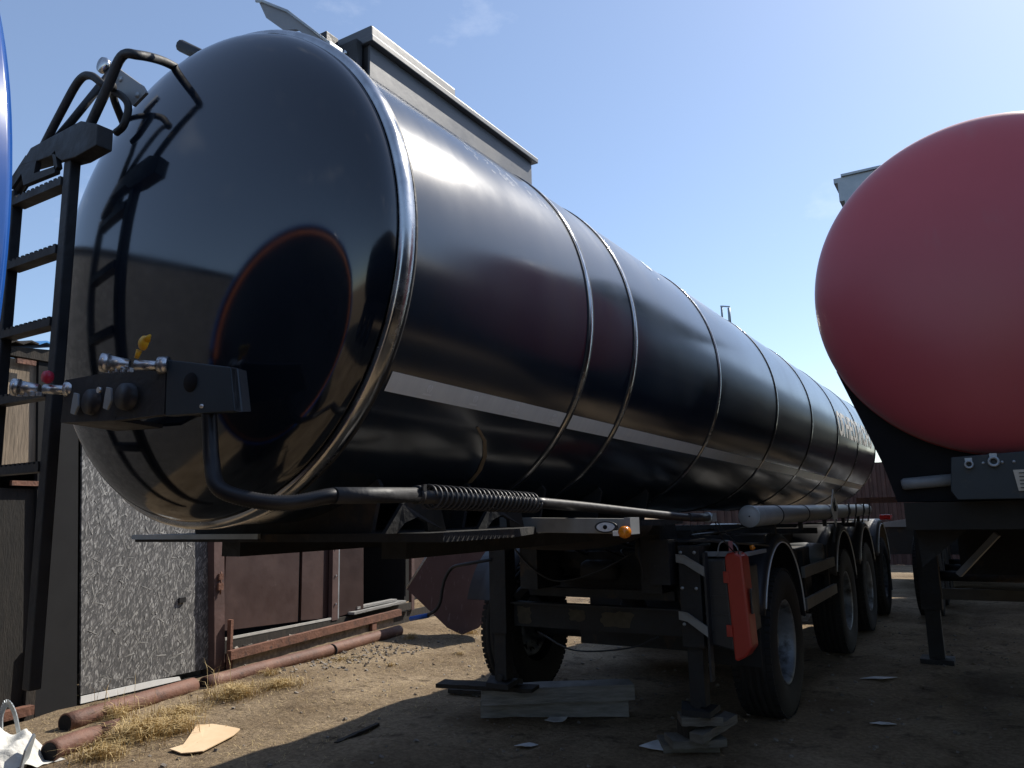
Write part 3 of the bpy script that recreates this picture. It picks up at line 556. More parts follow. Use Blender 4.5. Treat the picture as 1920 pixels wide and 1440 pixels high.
# side guard slats, locker and grey tube along the side
for z in (.955, .70): MB().bb((-1.475, 6.85, z-.045), (-1.445, 8.28, z+.045)).build('side_guard_slat', mat('dull_grey_slat', (.13,.135,.13), (.17,.17,.16), scale=9, rough=.6), T, bevel=.004)
for y in (7.0, 8.1): MB().bb((-1.52, y-.03, .62), (-1.478, y+.03, 1.12)).build('guard_bracket', m_chassis, T)
MB().bb((-2.1, 7.0, .62), (-1.6, 7.9, 1.12)).build('side_locker', m_chassis, T, bevel=.01)
MB().lathe([(0, -.17), (.12, -.16), (.13, 0), (.12, .16), (0, .17)], (-1.66, 8.0, 1.02), axis='X', n=24).build('air_tank', m_pipe, T)
MB().lathe([(0, 0), (.066, 0), (.070, .006), (.070, 5.6), (0, 5.6)], (-1.45, 5.27, 1.435), n=32).build('side_tube', mat('pale_grey_tube', (.27,.28,.29), (.36,.37,.37), scale=5, rough=.35, rough2=.5), T)
MB().lathe([(.066, -.004), (.073, -.004), (.073, .012), (.0705, .012)], (-1.45, 5.27, 1.435), n=32).build('end_rim', m_galv, T)
MB().lathe([(0, -.002), (.005, -.002), (.005, .002)], (-1.45, 5.27, 1.435), n=10).build('end_hole', m_dark, T)
for y in (5.95, 6.9, 8.0, 9.1, 10.2): MB().lathe([(.071, -.012), (.075, -.012), (.075, .012), (.071, .012)], (-1.45, y, 1.435), n=28).box((-1.46, y, 1.34), (.03, .05, .08)).build('tube_clamp', m_blacksteel, T)
for y in (5.6, 7.5, 9.8): MB().bb((-2.0, y, 1.25), (-1.45, y+.06, 1.30)).build('outrigger', m_chassis, T)
# diamond placard, seen nearly edge on, with a flame mark
dz = MB().prism([(-1.37,7.85,1.47), (-1.37,8.05,1.29), (-1.37,8.25,1.47), (-1.37,8.05,1.65)], (.006, 0, 0)).build('hazard_placard', m_white, T)
MB().prism([(-1.363,8.00,1.44), (-1.363,8.10,1.44), (-1.363,8.13,1.50), (-1.363,8.07,1.49), (-1.363,8.06,1.57), (-1.363,8.00,1.51), (-1.363,7.98,1.53), (-1.363,7.96,1.48)], (.003, 0, 0)).build('flame_mark', m_dark, dz)
MB().bb((-1.363, 8.03, 1.35), (-1.360, 8.08, 1.365)).build('class_mark', m_dark, dz)
MB().bar((-1.375,8.05,1.32), (-1.40,8.05,1.15), .02, .02).build('placard_post', m_blacksteel, T)
for y in (8.9, 9.4, 10.0, 10.5): MB().tube([(-1.36, y, 1.52), (-1.37, y+.05, 1.42), (-1.38, y-.1, 1.30)], .008, 6).build('hose_hook', m_blacksteel, T)
MB().bb((-1.50, 12.6, 1.28), (-1.36, 12.9, 1.35)).build('rear_lamp', m_redlens, T, bevel=.01)
MB().bb((-3.4, 13.2, .45), (-1.5, 13.3, .58)).build('rear_bumper', m_blacksteel, T)

# ------------------------------------------------------------------ red tank trailer on the right
RX, RY, RZ, RR = .10, 5.25, 2.775, 1.02
RT = thing('tank_trailer', (RX, 11, 0), 'red round tank trailer with dark grey front plate on the right side', 'tank trailer')
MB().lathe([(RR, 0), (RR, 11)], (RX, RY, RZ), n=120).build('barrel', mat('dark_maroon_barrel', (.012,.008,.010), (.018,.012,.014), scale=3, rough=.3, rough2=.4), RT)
MB().lathe([(r, y) for r, y in head_profile(RR, .30, p=2.1)], (RX, RY, RZ), n=140).build('front_head', m_redpaint, RT)
MB().lathe([(RR-.002, .03), (RR+.006, .034), (RR+.006, .05), (RR-.002, .054)], (RX, RY, RZ), n=120).build('seam', m_redpaint, RT)
MB().lathe([(r, -y) for r, y in head_profile(RR, .30, p=2.1)], (RX, RY+11, RZ), n=60).build('rear_head', m_redpaint, RT)
MB().prism([(-.87,6.5,3.93), (-.87,6.5,4.09), (-.90,6.5,4.09), (-.90,6.5,4.13), (-.2,6.5,4.13), (-.2,6.5,3.86), (-.83,6.5,3.86), (-.83,6.5,3.93)], (0, .4, 0)).build('roof_bracket', m_galv, RT)
MB().bb((-.84, 6.48, 4.131), (.95, 10, 4.15)).build('walkway', m_galv, RT)
MB().bb((-.5, 6.6, 3.6), (.6, 9, 4.13)).build('manhole_coaming', m_galv, RT)
bp_ = mat('dark_teal_paint', (.010,.018,.024), (.016,.026,.033), scale=4, rough=.5, extra=[((.06,.05,.04), 9, .6, .7, (1,1,1))])
MB().prism([(-.24,5.10,1.75), (.95,5.10,1.80), (.95,5.10,1.50), (-.23,5.10,1.51), (-.26,5.10,1.56)], (0, .05, 0)).build('front_plate', bp_, RT, bevel=.004)
for (x, z, r) in ((-.155, 1.705, .024), (-.035, 1.715, .030)):
    c_ = MB().lathe([(r*.5, -.02), (r*.6, -.035), (r, -.035), (r, 0)], (x, 5.10, z), n=18).build('air_coupling', m_galv, RT); MB().bb((x-.018, 5.07, z+r*.8), (x+.018, 5.09, z+r*1.5)).build('lever', m_galv, c_)
for x in (-.085, .005, .06): MB().lathe([(0, -.012), (.008, -.01), (.009, 0)], (x, 5.10, 1.71), n=10).build('bolt', m_galv, RT)
pl_ = MB().prism([(.05,5.085,1.665), (.16,5.085,1.665), (.16,5.085,1.55), (.065,5.085,1.55)], (0, .006, 0)).build('notice_plate', m_label, RT)
for k in range(5): MB().bb((.075, 5.08, 1.645-.02*k), (.15-.012*(k % 2), 5.084, 1.65-.02*k)).build('print_line', m_plastic, pl_)
MB().tube([(-.525,5.3,1.61), (-.51,5.3,1.612), (-.23,5.3,1.63)], [.026, .036, .036], 16).build('document_tube', m_pipe, RT)
MB().bar((-1.02,7.0,1.53), (-.3,7.0,1.53), .04, .045).build('hinged_bar', m_rust, RT)
MB().bb((-.52, 5.25, 1.34), (.75, 10, 1.50)).build('chassis_beam', mat('olive_dirty_steel', (.015,.014,.011), (.026,.023,.018), scale=4, rough=.85), RT)
MB().prism([(-.50,5.6,1.34), (-.48,5.6,1.10), (-.2,5.6,1.34)], (0, .06, 0)).build('gusset', m_chassis, RT)
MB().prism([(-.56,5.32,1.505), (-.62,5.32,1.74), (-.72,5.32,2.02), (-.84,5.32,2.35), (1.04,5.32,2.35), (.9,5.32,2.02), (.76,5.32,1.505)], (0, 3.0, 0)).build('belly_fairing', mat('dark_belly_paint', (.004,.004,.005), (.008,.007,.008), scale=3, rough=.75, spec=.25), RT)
for y in (8.6, 12): MB().prism([(RX-.6,y,1.50), (RX+.6,y,1.50), (RX+.7,y,2.1), (RX-.7,y,2.1)], (0, .04, 0)).build('saddle', m_chassis, RT)
for x in (-.66, .84):
    lg = MB().bb((x-.09, 8.5, .50), (x+.09, 8.66, 1.5)).build('landing_leg', m_chassis, RT, bevel=.006)
    MB().bb((x-.065, 8.52, .06), (x+.065, 8.64, .50)).build('inner_leg', m_chassis, lg); MB().bb((x-.14, 8.45, 0), (x+.14, 8.72, .06)).build('foot', m_chassis, lg)
MB().bb((-.56, 8.54, .60), (.74, 8.60, .70)).build('cross_brace', mat('dusty_steel', (.07,.06,.05), (.1,.088,.07), scale=5, rough=.8), RT)
MB().bar((-.40, 8.4, .84), (-.06, 8.3, 1.21), .06, .05).build('diagonal_brace', m_grey, RT)
MB().bb((-.4, 9.0, .80), (.9, 9.6, 1.339)).build('locker', m_chassis, RT)
wr = base_rel
for k, y in enumerate((12.3, 13.6, 14.9)):
    for s_ in (-1, 1):
        c_ = copy_tree(wh, RT, Vector((s_*1.02, y-11, .52))); c_.rotation_euler = (0, 0, PI if s_ < 0 else 0)
    MB().tube([(RX-1, y, .52), (RX+1, y, .52)], .07, 10).build('axle', m_chassis, RT)
MB().bb((-.45, 10.01, 1.34), (.7, 16.0, 1.50)).build('chassis_beam', m_chassis, RT)

# ------------------------------------------------------------------ unseen charcoal tank trailer added further right, out of frame: it shades the yard and is mirrored in the black barrel
GT = thing('tank_trailer', (2.8, 4, 0), 'unseen charcoal tank trailer added beyond the right edge for shade and dark reflections', 'tank trailer')
MB().lathe([(r, y) for r, y in head_profile(1.15, .3, p=2.1)], (2.8, -3, 2.45), n=60).build('rear_head', m_darkpaint, GT)
MB().lathe([(1.15, 0), (1.15, 14)], (2.8, -3, 2.45), n=80).build('barrel', m_darkpaint, GT)
MB().lathe([(r, -y) for r, y in head_profile(1.15, .3, p=2.1)], (2.8, 11, 2.45), n=60).build('front_head', m_darkpaint, GT)
MB().bb((2.1, -2.8, .7), (3.5, 10.8, 1.32)).build('chassis_beam', m_chassis, GT)
for y in (-2, -.7, .6):
    for s_ in (-1, 1):
        c_ = copy_tree(wh, GT, Vector((s_*1.05, y-4, .52))); c_.rotation_euler = (0, 0, PI if s_ < 0 else 0)
# ------------------------------------------------------------------ blue tank trailer nose to tail on the left, running out of frame behind the camera
BX, BYE, BZ, BR = -2.14, .515, 1.86, .955
BT = thing('tank_trailer', (BX, -4, 0), 'bright blue tank trailer cut off by the left edge, beside the black ladder', 'tank trailer')
MB().lathe([(BR, -9), (BR, -.01), (BR-.004, 0), (BR-.02, 0), (BR-.02, -.03)], (BX, BYE, BZ), n=140).build('barrel', m_bluepaint, BT)
MB().lathe([(r, -.03) for r in [(BR-.02)*k/8 for k in range(9)]], (BX, BYE, BZ), n=120).build('rear_head', mat('navy_head_shade', (.003,.005,.010), (.004,.007,.013), scale=3, rough=.25, rough2=.35), BT)  # near-black colour stands in for the shadow on this head
MB().lathe([(BR-.075, -.031), (BR-.075, -.022), (BR-.045, -.022), (BR-.045, -.031)], (BX, BYE, BZ), n=120).build('rim_tape', m_orange, BT)
MB().bb((BX-.5, -8, .78), (BX+.5, .3, .91)).build('chassis_beam', m_chassis, BT)
for y in (-.5, -1.9, -3.3):
    for s_ in (-1, 1):
        c_ = copy_tree(wh, BT, Vector((s_*.9, y+4, .52))); c_.rotation_euler = (0, 0, PI if s_ < 0 else 0)

# ------------------------------------------------------------------ far trailer and fence behind the gap
FT = thing('tank_trailer', (-.9, 17, 0), 'dark trailer chassis standing far back in front of the brown fence', 'trailer')
MB().bb((-1.85, 15.6, .62), (1.0, 18.5, 1.1)).build('chassis_beam', m_chassis, FT)
MB().prism([(-1.87,15.55,1.10), (-1.87,15.55,1.17), (-1.1,15.55,1.28), (1.0,15.55,1.28), (1.0,15.55,1.10)], (0, .06, 0)).build('cover_plate', m_grey, FT)
for x in (-1.2, .6): MB().lathe([(0, -.15), (.25, -.15), (.42, -.13), (.48, -.08), (.48, .08), (.42, .13), (0, .13)], (x, 16.5, .48), axis='X', n=24).build('wheel', m_rubber, FT)
MB().tube(smooth_path([(-1.25,15.5,.62), (-1.1,15.45,.42), (-.8,15.45,.35), (-.5,15.5,.6)], 6), .02, 6).build('hanging_hose', m_hose, FT)
FN = thing('corrugated_fence', (-1, 22, 0), 'tall brown corrugated metal fence closing the yard behind the trailers', 'fence')
random.seed(11)
fb = MB().bb((-.09, -.012, 0), (.09, .012, 2.72)); fb.sm = [False]*len(fb.f)
b0 = MB(); P5 = [(-.10, 0), (-.06, 0), (-.04, -.035), (.04, -.035), (.06, 0), (.10, 0)]
b0.add([(x, y, z) for z in (0, 2.58) for x, y in P5] + [(x, y+.006, z) for z in (0, 2.58) for x, y in P5],
       [(i, i+1, i+7, i+6) for i in range(5)] + [(i+12, i+18, i+19, i+13) for i in range(5)] + [(i, i+12, i+13, i+1) for i in range(5)] + [(i+6, i+7, i+19, i+18) for i in range(5)] + [(0, 6, 18, 12), (5, 17, 23, 11)])
bo = b0.build('panel', m_darkfence, None); bo.parent = FN; bo.location = (-7, 0, 0)
for k in range(1, 75):
    c_ = bo.copy(); COL.objects.link(c_); c_.location = (-7+k*.2, random.uniform(-.004, .004), random.uniform(-.01, .01))
for z in (.5, 1.6): MB().bb((-8.1, 22.02, z), (6.8, 22.06, z+.05)).build('rail', m_rust, FN)

# ------------------------------------------------------------------ sheds on the left
NRM = Vector((1, .13, 0)).normalized()
def WP(y, z, off=0):             # point on the wall plane; off = distance out towards the yard
    return Vector((-6.99-.13*(y-3.97), y, z)) + NRM*off
def slab(y0, y1, z0, z1, off, t, zt0=None, zt1=None, zb1=None, sh=0):
    a = z0; b = z0 if zb1 is None else zb1; c = z1 if zt1 is None else zt1; d = z1 if zt0 is None else zt0
    return MB().prism([WP(y0, a, off), WP(y1, b, off), WP(y1+sh*(c-b), c, off), WP(y0+sh*(d-a), d, off)], NRM*t)
SH = thing('metal_shed', WP(7, 0), 'low shed row clad in grey strand board and brown steel sheet behind the black tanker', 'shed')
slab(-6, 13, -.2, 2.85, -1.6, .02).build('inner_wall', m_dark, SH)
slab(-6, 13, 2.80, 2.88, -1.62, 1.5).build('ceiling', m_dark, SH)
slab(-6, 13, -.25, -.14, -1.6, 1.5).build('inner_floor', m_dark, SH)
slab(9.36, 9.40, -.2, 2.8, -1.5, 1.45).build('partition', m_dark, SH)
# boards visible through the ladder
slab(3.17, 3.66, 1.93, 2.84, .01, .02, zt1=2.92).build('plywood_panel', m_ply, SH)
slab(3.10, 3.66, -.1, 1.78, .0, .02).build('board', mat('shade_board', (.010,.009,.008), (.02,.017,.014), scale=5, rough=.9, stretch=(5,5,1), bump=.3), SH)  # shadow on this part of the wall is put into the board's colour
slab(3.26, 3.56, 1.80, 1.84, .045, .03).build('angle_iron', m_rust, SH)
slab(3.13, 3.66, 2.86, 2.93, -.02, .10, zt1=2.98).build('eaves_board', m_darkwood, SH)
slab(3.20, 3.36, 2.80, 2.84, .085, .02).build('angle_iron', m_rust, SH)
for k in range(5):
    y = 3.10+k*.13; MB().prism([WP(y, 2.935+.022*k, .12), WP(y+.065, 2.97+.022*k, .12), WP(y+.13, 2.957+.022*k, .12), WP(y+.13, 2.97+.022*k, .12), WP(y+.065, 2.985+.022*k, .12), WP(y, 2.95+.022*k, .12)], Vector((-1.6, -.21, .12))).build('roof_sheet', m_bluetin if k > 1 else m_darkwood, SH)
slab(3.80, 13, 2.90, 2.94, -1.6, 1.75).build('roof', m_darkpaint, SH)
slab(-6, 3.06, 3.76, 3.80, -1.6, 1.75).build('roof', m_darkpaint, SH)
# dark steel column left of the strand board
slab(3.62, 3.99, -.15, 2.95, .02, .04, sh=-.07).build('steel_column', m_dark, SH)
slab(3.52, 3.60, -.1, .50, .04, .03).build('board', m_darkwood, SH)
slab(3.30, 3.55, -.02, .05, .06, .08).build('angle_iron', m_rust, SH)
# tall strand board at far left, lit
slab(-5, 3.12, -.1, 3.75, .10, .02).build('strand_board', m_osb, SH)
# the strand board door
door = slab(4.02, 5.46, .02, 2.8, .03, .022, zb1=-.02, sh=-.07).build('strand_board_door', m_osb, SH)
random.seed(5); fk = MB(); tg = Vector((-.13, 1, 0)).normalized()
for k in range(420):
    z = random.uniform(.03, 2.2); y = random.uniform(4.05, 5.42)-.07*z; c_ = WP(y, z, .0525+random.uniform(0, .0015)); a = random.gauss(PI/2, .8)
    ln, wd = random.uniform(.015, .075)*random.choice((.5, .8, 1)), random.uniform(.003, .010)
    d = tg*math.cos(a)+Vector((0, 0, 1))*math.sin(a); e = d.cross(NRM); cv = random.uniform(-.002, .004)
    fk.add([c_-d*ln-e*wd*.3+NRM*cv, c_-d*ln*.3-e*wd, c_+d*ln*.7-e*wd*.8, c_+d*ln+e*wd*.2+NRM*cv, c_+d*ln*.2+e*wd, c_-d*ln*.8+e*wd*.6], [(0,1,2,3,4,5)])
tag(fk.build('strands', m_strand, door), kind='stuff')
MB().prism([WP(4.02, -.05, .045), WP(5.10, -.065, .045), WP(5.08, -.03, .045), WP(4.8, -.005, .045), WP(4.02, .01, .045)], NRM*.012).build('white_sill_strip', m_white, door)
slab(5.02, 5.10, .68, .73, .056, .02).build('door_pull', m_dark, door)
slab(4.0, 5.5, -.16, -.07, .0, .05).build('sill_board', m_darkwood, SH)
# brown steel post with latch, sheets, rails
slab(5.46, 5.60, -.14, 2.8, .04, .10, sh=-.06).build('post', m_brownp, SH)
slab(5.585, 5.62, -.14, .45, .16, .05).build('stub', m_rust, SH)
lt = MB().tube([WP(5.47, .95, .16), WP(5.47, .72, .16)], .009, 8); lt.box(WP(5.47, .90, .155), (.03, .05, .06)); lt.box(WP(5.47, .80, .155), (.03, .06, .07)); lt.build('latch', m_rust, SH)
slab(5.61, 6.80, .33, 2.8, .05, .03, zb1=.27).build('steel_sheet', m_brown, SH, bevel=.003)
slab(6.88, 7.39, .27, 2.8, .03, .03, zb1=.23).build('steel_sheet', m_brown, SH, bevel=.003)
slab(7.40, 7.52, .20, 2.8, .06, .06).build('post', m_brownp, SH)
for z in (.4, .75, 1.1): MB().lathe([(0, 0), (.012, 0), (.012, .012)], WP(7.46, z, .125), axis='X', n=8).build('rivet', m_alu, SH)
MB().prism([WP(7.56, .22, .05), WP(8.02, .27, .14), WP(7.98, 2.8, .14), WP(7.56, 2.8, .05)], NRM*.02).build('steel_sheet', m_brown, SH, bevel=.003)
slab(7.53, 7.555, .2, 2.8, .08, .03).build('post', m_galv, SH)
slab(9.46, 9.85, .5, 2.8, .02, .03).build('steel_sheet', m_brown, SH); slab(9.36, 9.44, .1, 2.8, .03, .05).build('post', m_brownp, SH)
slab(9.87, 13, -.2, 2.8, .0, .03).build('steel_sheet', m_brown, SH)
slab(5.61, 7.4, .235, .262, .10, .015, zb1=.215, zt1=.24).build('light_edge', mat('pale_edge_paint', (.4,.39,.36), (.5,.48,.44), scale=12, rough=.7), SH)
slab(5.61, 9.3, .10, .215, .06, .05, zb1=.12).build('sill_board', m_darkwood, SH)
slab(7.75, 9.0, .235, .265, .05, .16, zb1=.25, zt1=.28).build('threshold_plank', m_timber, SH); slab(7.9, 8.85, .285, .315, .05, .10).build('threshold_plank', m_timber, SH)
slab(5.4, 13, -.3, .09, .0, .04).build('plinth', m_darkwood, SH)
slab(5.65, 8.7, -.14, .085, .105, .085).build('ledge', m_stone, SH)
# rusty channel rail on short stubs in front of the sheds
RC = thing('rusty_channel', WP(7, .05, .3), 'straight rusty brown steel channel raised on stubs below the brown sheets', 'steel beam')
MB().prism([WP(5.55, .055, .20), WP(8.80, .095, .20), WP(8.80, .095, .26), WP(5.55, .055, .26)], (0, 0, .09)).build('beam', m_rust, RC)
MB().prism([WP(8.1, -.12, .205), WP(8.2, -.12, .205), WP(8.2, -.12, .25), WP(8.1, -.12, .25)], (0, 0, .2)).build('stub', m_rust, RC)
# stones lying on the ledge behind the channel
rk = MB(); random.seed(9)
for k in range(110):
    c_ = WP(random.uniform(5.7, 8.4), .10+random.uniform(0, .03), random.uniform(.11, .18)); r = random.uniform(.012, .04)
    rk.box(c_, (r, r*1.6, r), (random.random()*3, random.random()*3, random.random()*3))
tag(rk.build('rubble', m_stone), 'loose broken stones and mortar on the shed ledge behind the rusty channel', 'rubble', kind='stuff')

# leaning brown sheet: one flat plate resting on a corner
lp = lambda x, z: Vector((x, 8.25+.16*z, z))
LS = MB().prism([lp(-5.91, .0), lp(-6.14, .07), lp(-6.86, .52), lp(-6.42, 1.14), lp(-5.2, 1.2), lp(-5.3, .45), lp(-5.68, .09)], (.003, .02, 0)).build('leaning_sheet', mat('scratched_brown_sheet', (.075,.040,.036), (.10,.056,.05), scale=3, rough=.5, rough2=.65, bump=.2, bscale=2.5, dist=.03, extra=[((.22,.18,.17), 9, .6, .8, (3,1,1))]))
tag(LS, 'scratched brown sheet tipped on its corner leaning against the shed', 'metal sheet')
MB().tube([lp(-6.87, .53), lp(-6.43, 1.15)], .012, 6).build('edge_strip', m_galv, LS)
# brown pipes along the foot of the wall
def pipe(pts, r, label, ring=None):
    o = tag(MB().tube(smooth_path(pts, 6), r, 18).build('rusty_pipe', m_pipebrown), label, 'pipe', 'brown pipes lying along the sheds')
    d = (Vector(pts[0])-Vector(pts[1])).normalized(); MB().tube([Vector(pts[0])-d*.02, Vector(pts[0])+d*.003], r*.85, 16).build('pipe_mouth', m_dark, o)
    if ring: a = Vector(ring); MB().tube([a, a+Vector((-.01, .02, 0))], r*1.04, 18).build('joint_ring', m_dark, o)
    return o
pipe([(-6.27, 4.76, .03), (-6.38, 5.6, .035), (-6.46, 6.6, .045), (-6.66, 7.93, .05)], .068, 'long brown painted pipe lying below the rusty channel', (-6.43, 6.5, .042))
pipe([(-5.98, 3.36, .05), (-6.10, 3.9, .05), (-6.32, 4.68, .03)], .07, 'middle brown pipe lying in front of the strand board door')
p3 = pipe([(-5.36, 2.92, .05), (-5.44, 3.15, .05), (-5.52, 3.36, .03)], .068, 'short stub of brown pipe beside the white sack')
pipe([(-6.9, 9.6, .22), (-6.45, 10.3, .14)], .10, 'far stub of pipe between leaning sheet and landing leg')
MB().prism([(-5.50,3.34,.11), (-5.43,3.44,.13), (-5.39,3.36,.09), (-5.45,3.30,.05)], (.004, .0, .006)).build('torn_end', m_pipebrown, p3)
def sheet_on_ground(pts, thick, m_, name, label, cat, warp=.01, group=None):
    rnd = random.Random(len(label)); n_ = len(pts); cx = sum(p[0] for p in pts)/n_; cy = sum(p[1] for p in pts)/n_
    gz = max(ground_h(x, y) for x, y in pts)+.006; tx, ty = rnd.uniform(-warp, warp), rnd.uniform(-warp, warp)
    mid = [( (pts[i][0]+pts[(i+1) % n_][0])/2, (pts[i][1]+pts[(i+1) % n_][1])/2) for i in range(n_)]; P2 = [q for i in range(n_) for q in (pts[i], mid[i])]
    P_ = [(x+rnd.uniform(-.008, .008), y+rnd.uniform(-.008, .008), gz+tx*(x-cx)*3+ty*(y-cy)*3+rnd.uniform(0, warp*.35)) for x, y in P2]; n_ = len(P_)
    v = [(cx, cy, gz+warp*.15)]+P_; f = [(0, i+1, (i+1) % n_+1) for i in range(n_)]
    low = [(a, b, c-thick) for a, b, c in v]; f2 = [tuple(n_+1+i for i in t[::-1]) for t in f]; side = [(i+1, (i+1) % n_+1, (i+1) % n_+n_+2, i+n_+2) for i in range(n_)]
    return tag(MB().add(v+low, f+f2+side).build(name, m_), label, cat, group)
sheet_on_ground([(-4.90,3.46), (-4.88,3.54), (-5.19,3.88), (-5.12,3.95), (-4.84,3.98), (-4.75,3.86), (-4.66,3.54), (-4.76,3.44)], .006, m_card, 'cardboard', 'pale tan cardboard piece with folded edge lying on the dirt', 'cardboard', .012)
sheet_on_ground([(-6.42,3.92), (-6.36,4.10), (-6.24,4.12), (-6.28,3.92)], .002, m_paper, 'paper_scrap', 'white scrap beside dry grass below the strand board door', 'litter', .015)
for pts, lab in (([(-2.12,4.80), (-2.02,5.06), (-1.86,5.14), (-1.84,5.0), (-1.96,4.82)], 'flat pale litter sheet nearest the wooden blocks at the bottom edge'),
                 ([(-2.98,5.14), (-2.99,5.22), (-2.88,5.30), (-2.86,5.19)], 'small folded white scrap just below the stacked timbers'),
                 ([(-2.88,4.56), (-2.84,4.68), (-2.76,4.66), (-2.80,4.56)], 'crumpled white scrap on the shaded dirt left of the flat litter sheet'),
                 ([(-1.2,7.5), (-1.13,7.75), (-.92,7.70), (-1.02,7.48)], 'pale flattened scrap on dirt beside the second wheel'),
                 ([(-.95,6.1), (-.9,6.2), (-.78,6.15), (-.88,6.07)], 'tiny pale scrap on dirt right of the nearest wheel')):
    sheet_on_ground(pts, .003, m_paper, 'paper_scrap', lab, 'litter', .03)
from mathutils import noise as mn
sk = MB(); n1, n2 = 60, 50; vs = []
for j in range(n2+1):
    for i in range(n1+1):
        u, v = i/n1*2-1, j/n2*2-1; r = min(1, math.hypot(u*.95, v*.95)); p = Vector((u, v, 0))
        fold = 1-abs(mn.noise(Vector((u*1.3+v*.9, v*.5-u*.3, 3)))*2.6); fold2 = 1-abs(mn.noise(Vector((u*2.2-v*2.4, v*1.1+u, 8)))*2.4)
        h = (1-r**3)*(.13+.06*fold+.035*fold2)+.012*mn.noise(p*5)
        vs.append((-5.64+.36*u*(1+.15*mn.noise(p*1.7)), 2.72+.27*v*(1+.15*mn.noise(p*1.9+Vector((4, 0, 0)))), max(-.01, h)))
sk.add(vs, [(j*(n1+1)+i, j*(n1+1)+i+1, (j+1)*(n1+1)+i+1, (j+1)*(n1+1)+i) for j in range(n2) for i in range(n1)], True)
tag(sk.build('sack', m_sack), 'crumpled white sack in the bottom left corner', 'sack')
ms = MB(); prv = None
for q in smooth_path([(-5.80,2.84,.10), (-5.86,2.86,.24), (-5.82,2.87,.31), (-5.76,2.89,.25), (-5.70,2.91,.08)], 5):
    if prv is not None: ms.bar(prv, q, .05, .006, up=(0, 1, .2))
    prv = q
tag(ms.build('bent_metal_strip', m_galv), 'bent shiny metal strip sticking up behind the white sack', 'scrap metal')
tag(MB().prism([(-5.34,2.76,.0), (-5.33,2.80,.18), (-5.31,2.78,.20), (-5.28,2.72,.12), (-5.29,2.70,0)], (.008, .008, 0)).build('metal_offcut', m_galv), 'thin upright metal offcut between white sack and pipe stub', 'scrap metal')

# timbers under the trailer
def timber(p, q, w_, h, name, label, m_=m_timber, group=None, seed=1):
    random.seed(seed); p, q = Vector(p), Vector(q); d = (q-p); sd_ = d.cross(Vector((0, 0, 1))).normalized(); N = 10; vs = []
    for k in range(N+1):
        c_ = p+d*k/N
        for a, b in ((-1, 0), (1, 0), (1, 1), (-1, 1)): vs.append(c_+sd_*a*(w_/2+random.uniform(-.003, .003))+Vector((0, 0, b*h+random.uniform(-.003, .003))))
    fs = [(k*4+j, k*4+(j+1) % 4, (k+1)*4+(j+1) % 4, (k+1)*4+j) for k in range(N) for j in range(4)]+[(0,1,2,3), (N*4+3, N*4+2, N*4+1, N*4)]
    return tag(MB().add(vs, fs).build(name, m_, None, bevel=0), label, 'timber', group)
m_dtimber = mat('dull_timber', (.11,.10,.085), (.18,.165,.14), scale=3, rough=.9, stretch=(2,2,14), bump=.5, bscale=10)
timber((-3.50,5.10,.0), (-2.54,5.62,.0), .17, .12, 'timber_block', 'thick grey squared timber on the ground, lower of two stacked', seed=1)
timber((-3.42,4.98,.122), (-2.50,5.62,.122), .20, .11, 'timber_block', 'upper grey plank resting on a squared timber below the trailer front', seed=2)
timber((-3.72,4.88,.232), (-2.98,5.02,.236), .16, .03, 'timber_board', 'dark board under the left landing foot', m_darkwood, seed=3)
timber((-4.15,5.60,.01), (-3.60,5.70,.015), .12, .03, 'timber_board', 'thin dark board lying flat left of the landing foot', m_darkwood, seed=4)
timber((-2.02,4.92,.0), (-1.72,5.10,.0), .24, .05, 'timber_block', 'lowest wooden chock under the right landing foot', m_dtimber, seed=5)
timber((-1.93,4.84,.052), (-1.66,5.04,.052), .20, .045, 'timber_block', 'second wooden chock in the pile under the right landing foot', m_dtimber, seed=6)
timber((-1.74,4.80,.10), (-1.62,5.14,.16), .10, .05, 'timber_block', 'tilted thin chock beside the right landing foot', m_dtimber, seed=7)
timber((-1.86,4.86,.185), (-1.64,4.98,.185), .17, .05, 'timber_block', 'topmost flat block directly below the right landing foot', m_dtimber, seed=8)
timber((-1.86,4.90,.10), (-1.74,5.02,.10), .15, .083, 'timber_block', 'dark packing block in the middle of the right foot pile', m_darkwood, seed=9)
timber((-3.94,4.02,.0), (-3.98,4.48,.01), .03, .02, 'timber_stick', 'thin dark stick lying on shaded dirt near the shadow edge', m_darkwood, seed=10)

# small sticks and clods on the shaded dirt
cl_ = MB(); random.seed(31)
for k in range(500):
    x, y = random.uniform(-4.6, .6), random.uniform(2.8, 12); r = random.uniform(.01, .03); a = random.random()*3
    n_ = random.randint(5, 7); ring = [(x+math.cos(2*PI*i/n_+a)*r*random.uniform(.6, 1.2), y+math.sin(2*PI*i/n_+a)*r*random.uniform(.6, 1.2), ground_h(x, y)-.003) for i in range(n_)]
    cl_.add(ring+[(x, y, ground_h(x, y)+r*random.uniform(.25, .6))], [(i, (i+1) % n_, n_) for i in range(n_)])
for k in range(160):
    x, y = random.uniform(-5.5, .6), random.uniform(2.8, 11); a = random.random()*6.28; ln = random.uniform(.02, .09); z = ground_h(x, y)+.004
    cl_.bar((x, y, z), (x+math.cos(a)*ln, y+math.sin(a)*ln, z+.003), .004, .003)
tag(cl_.build('clods_and_twigs', m_ground), 'dark clods and twigs strewn over the shaded dirt', 'debris', kind='stuff')
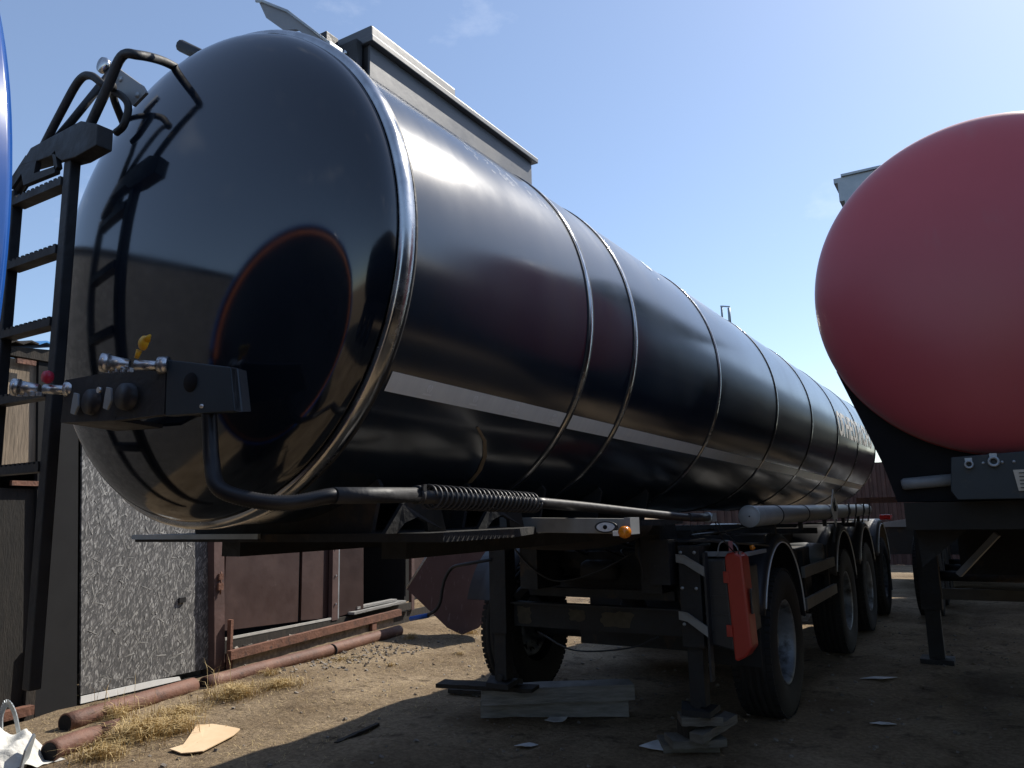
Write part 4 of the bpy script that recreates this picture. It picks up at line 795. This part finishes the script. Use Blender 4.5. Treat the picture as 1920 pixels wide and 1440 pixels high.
# dry grass: clumps and sparse blades
gr = MB(); random.seed(21)
def blade(x, y, h, ang, lean, wd=.0025):
    b = Vector((x, y, ground_h(x, y)-.005)); d = Vector((math.cos(ang), math.sin(ang), 0)); s_ = Vector((-d.y, d.x, 0))*wd
    p1 = b+d*lean*.35*h+Vector((0, 0, h*.6)); p2 = b+d*lean*h+Vector((0, 0, h*(.95-.35*min(1, lean))))
    gr.add([b-s_, b+s_, p1+s_*.8, p1-s_*.8, p2], [(0,1,2,3), (3,2,4)])
clumps = [(-5.35,3.55,.28,.17,900), (-5.28,3.78,.22,.13,500), (-5.95,3.75,.16,.15,300), (-5.65,4.05,.26,.10,500), (-5.72,4.65,.26,.14,800), (-5.62,5.05,.28,.10,500), (-5.15,3.12,.22,.13,450), (-5.45,3.3,.14,.10,200),
          (-6.15,5.4,.18,.08,180), (-6.1,6.3,.35,.06,200), (-5.9,8.4,.35,.08,240), (-5.6,9.3,.35,.09,300), (-6.2,10.2,.4,.12,400), (-6.3,7.7,.14,.10,140), (-5.2,7.2,.07,.06,60), (-4.9,8.2,.06,.05,60), (-5.4,6.3,.06,.05,40), (-6.35,4.35,.10,.06,90)]
for (cx, cy, sp, hh, n_) in clumps:
    a0 = random.uniform(-1.2, .2)
    for k in range(n_):
        r = abs(random.gauss(0, sp*.5)); t = random.uniform(0, 2*PI)
        blade(cx+math.cos(t)*r, cy+math.sin(t)*r, hh*random.uniform(.4, 1.3), random.gauss(a0, 1.1), random.uniform(.3, 1.5), random.uniform(.0012, .003))
for k in range(30):
    cx, cy = random.choice(((-5.35, 3.6), (-5.98, 3.75), (-5.85, 4.6))); blade(cx+random.gauss(0, .06), cy+random.gauss(0, .06), random.uniform(.24, .42), random.uniform(0, 6.28), random.uniform(.1, .8), .002)
for k in range(4000):
    x, y = random.uniform(-6.5, -3.9), random.uniform(2.8, 11.5); blade(x, y, random.uniform(.01, .04), random.uniform(0, 6.28), random.uniform(.8, 3), .0015)
for k in range(6000):
    x, y = random.uniform(-6.4, -3.6), random.uniform(2.8, 11.5)
    if mn.noise(Vector((x*1.6, y*1.6, 7))) < -.05: continue
    a = random.uniform(0, 6.28); ln = random.uniform(.012, .05); z = ground_h(x, y)+random.uniform(.002, .008); d = Vector((math.cos(a), math.sin(a), random.uniform(-.1, .2)))*ln; e = Vector((-math.sin(a), math.cos(a), 0))*.0011
    gr.add([Vector((x, y, z))-e, Vector((x, y, z))+e, Vector((x, y, z))+d+e, Vector((x, y, z))+d-e], [(0,1,2,3)])
tag(gr.build('dry_grass', m_straw), 'dry straw coloured grass tufts in the sunlit strip beside the pipes', 'grass', kind='stuff')
pb = MB()
for k in range(1500):
    x, y = random.uniform(-6.5, .8), random.uniform(2, 12) ; r = random.choice((.004, .006, .008, .012, .018))*random.uniform(.7, 1.3)
    pb.box((x, y, ground_h(x, y)+r*.2), (r*1.5, r, r*.8), (random.random()*.6, random.random()*.6, random.random()*3))
for k in range(260):
    x, y = random.gauss(-6.05, .25), random.gauss(6.6, .45); r = random.uniform(.006, .022); pb.box((x, y, ground_h(x, y)+r*.3), (r*1.8, r, r*.7), (random.random(), random.random(), random.random()*3))
tag(pb.build('pebbles', m_stone), 'small stones and crumbs scattered over the dirt', 'stones', kind='stuff')
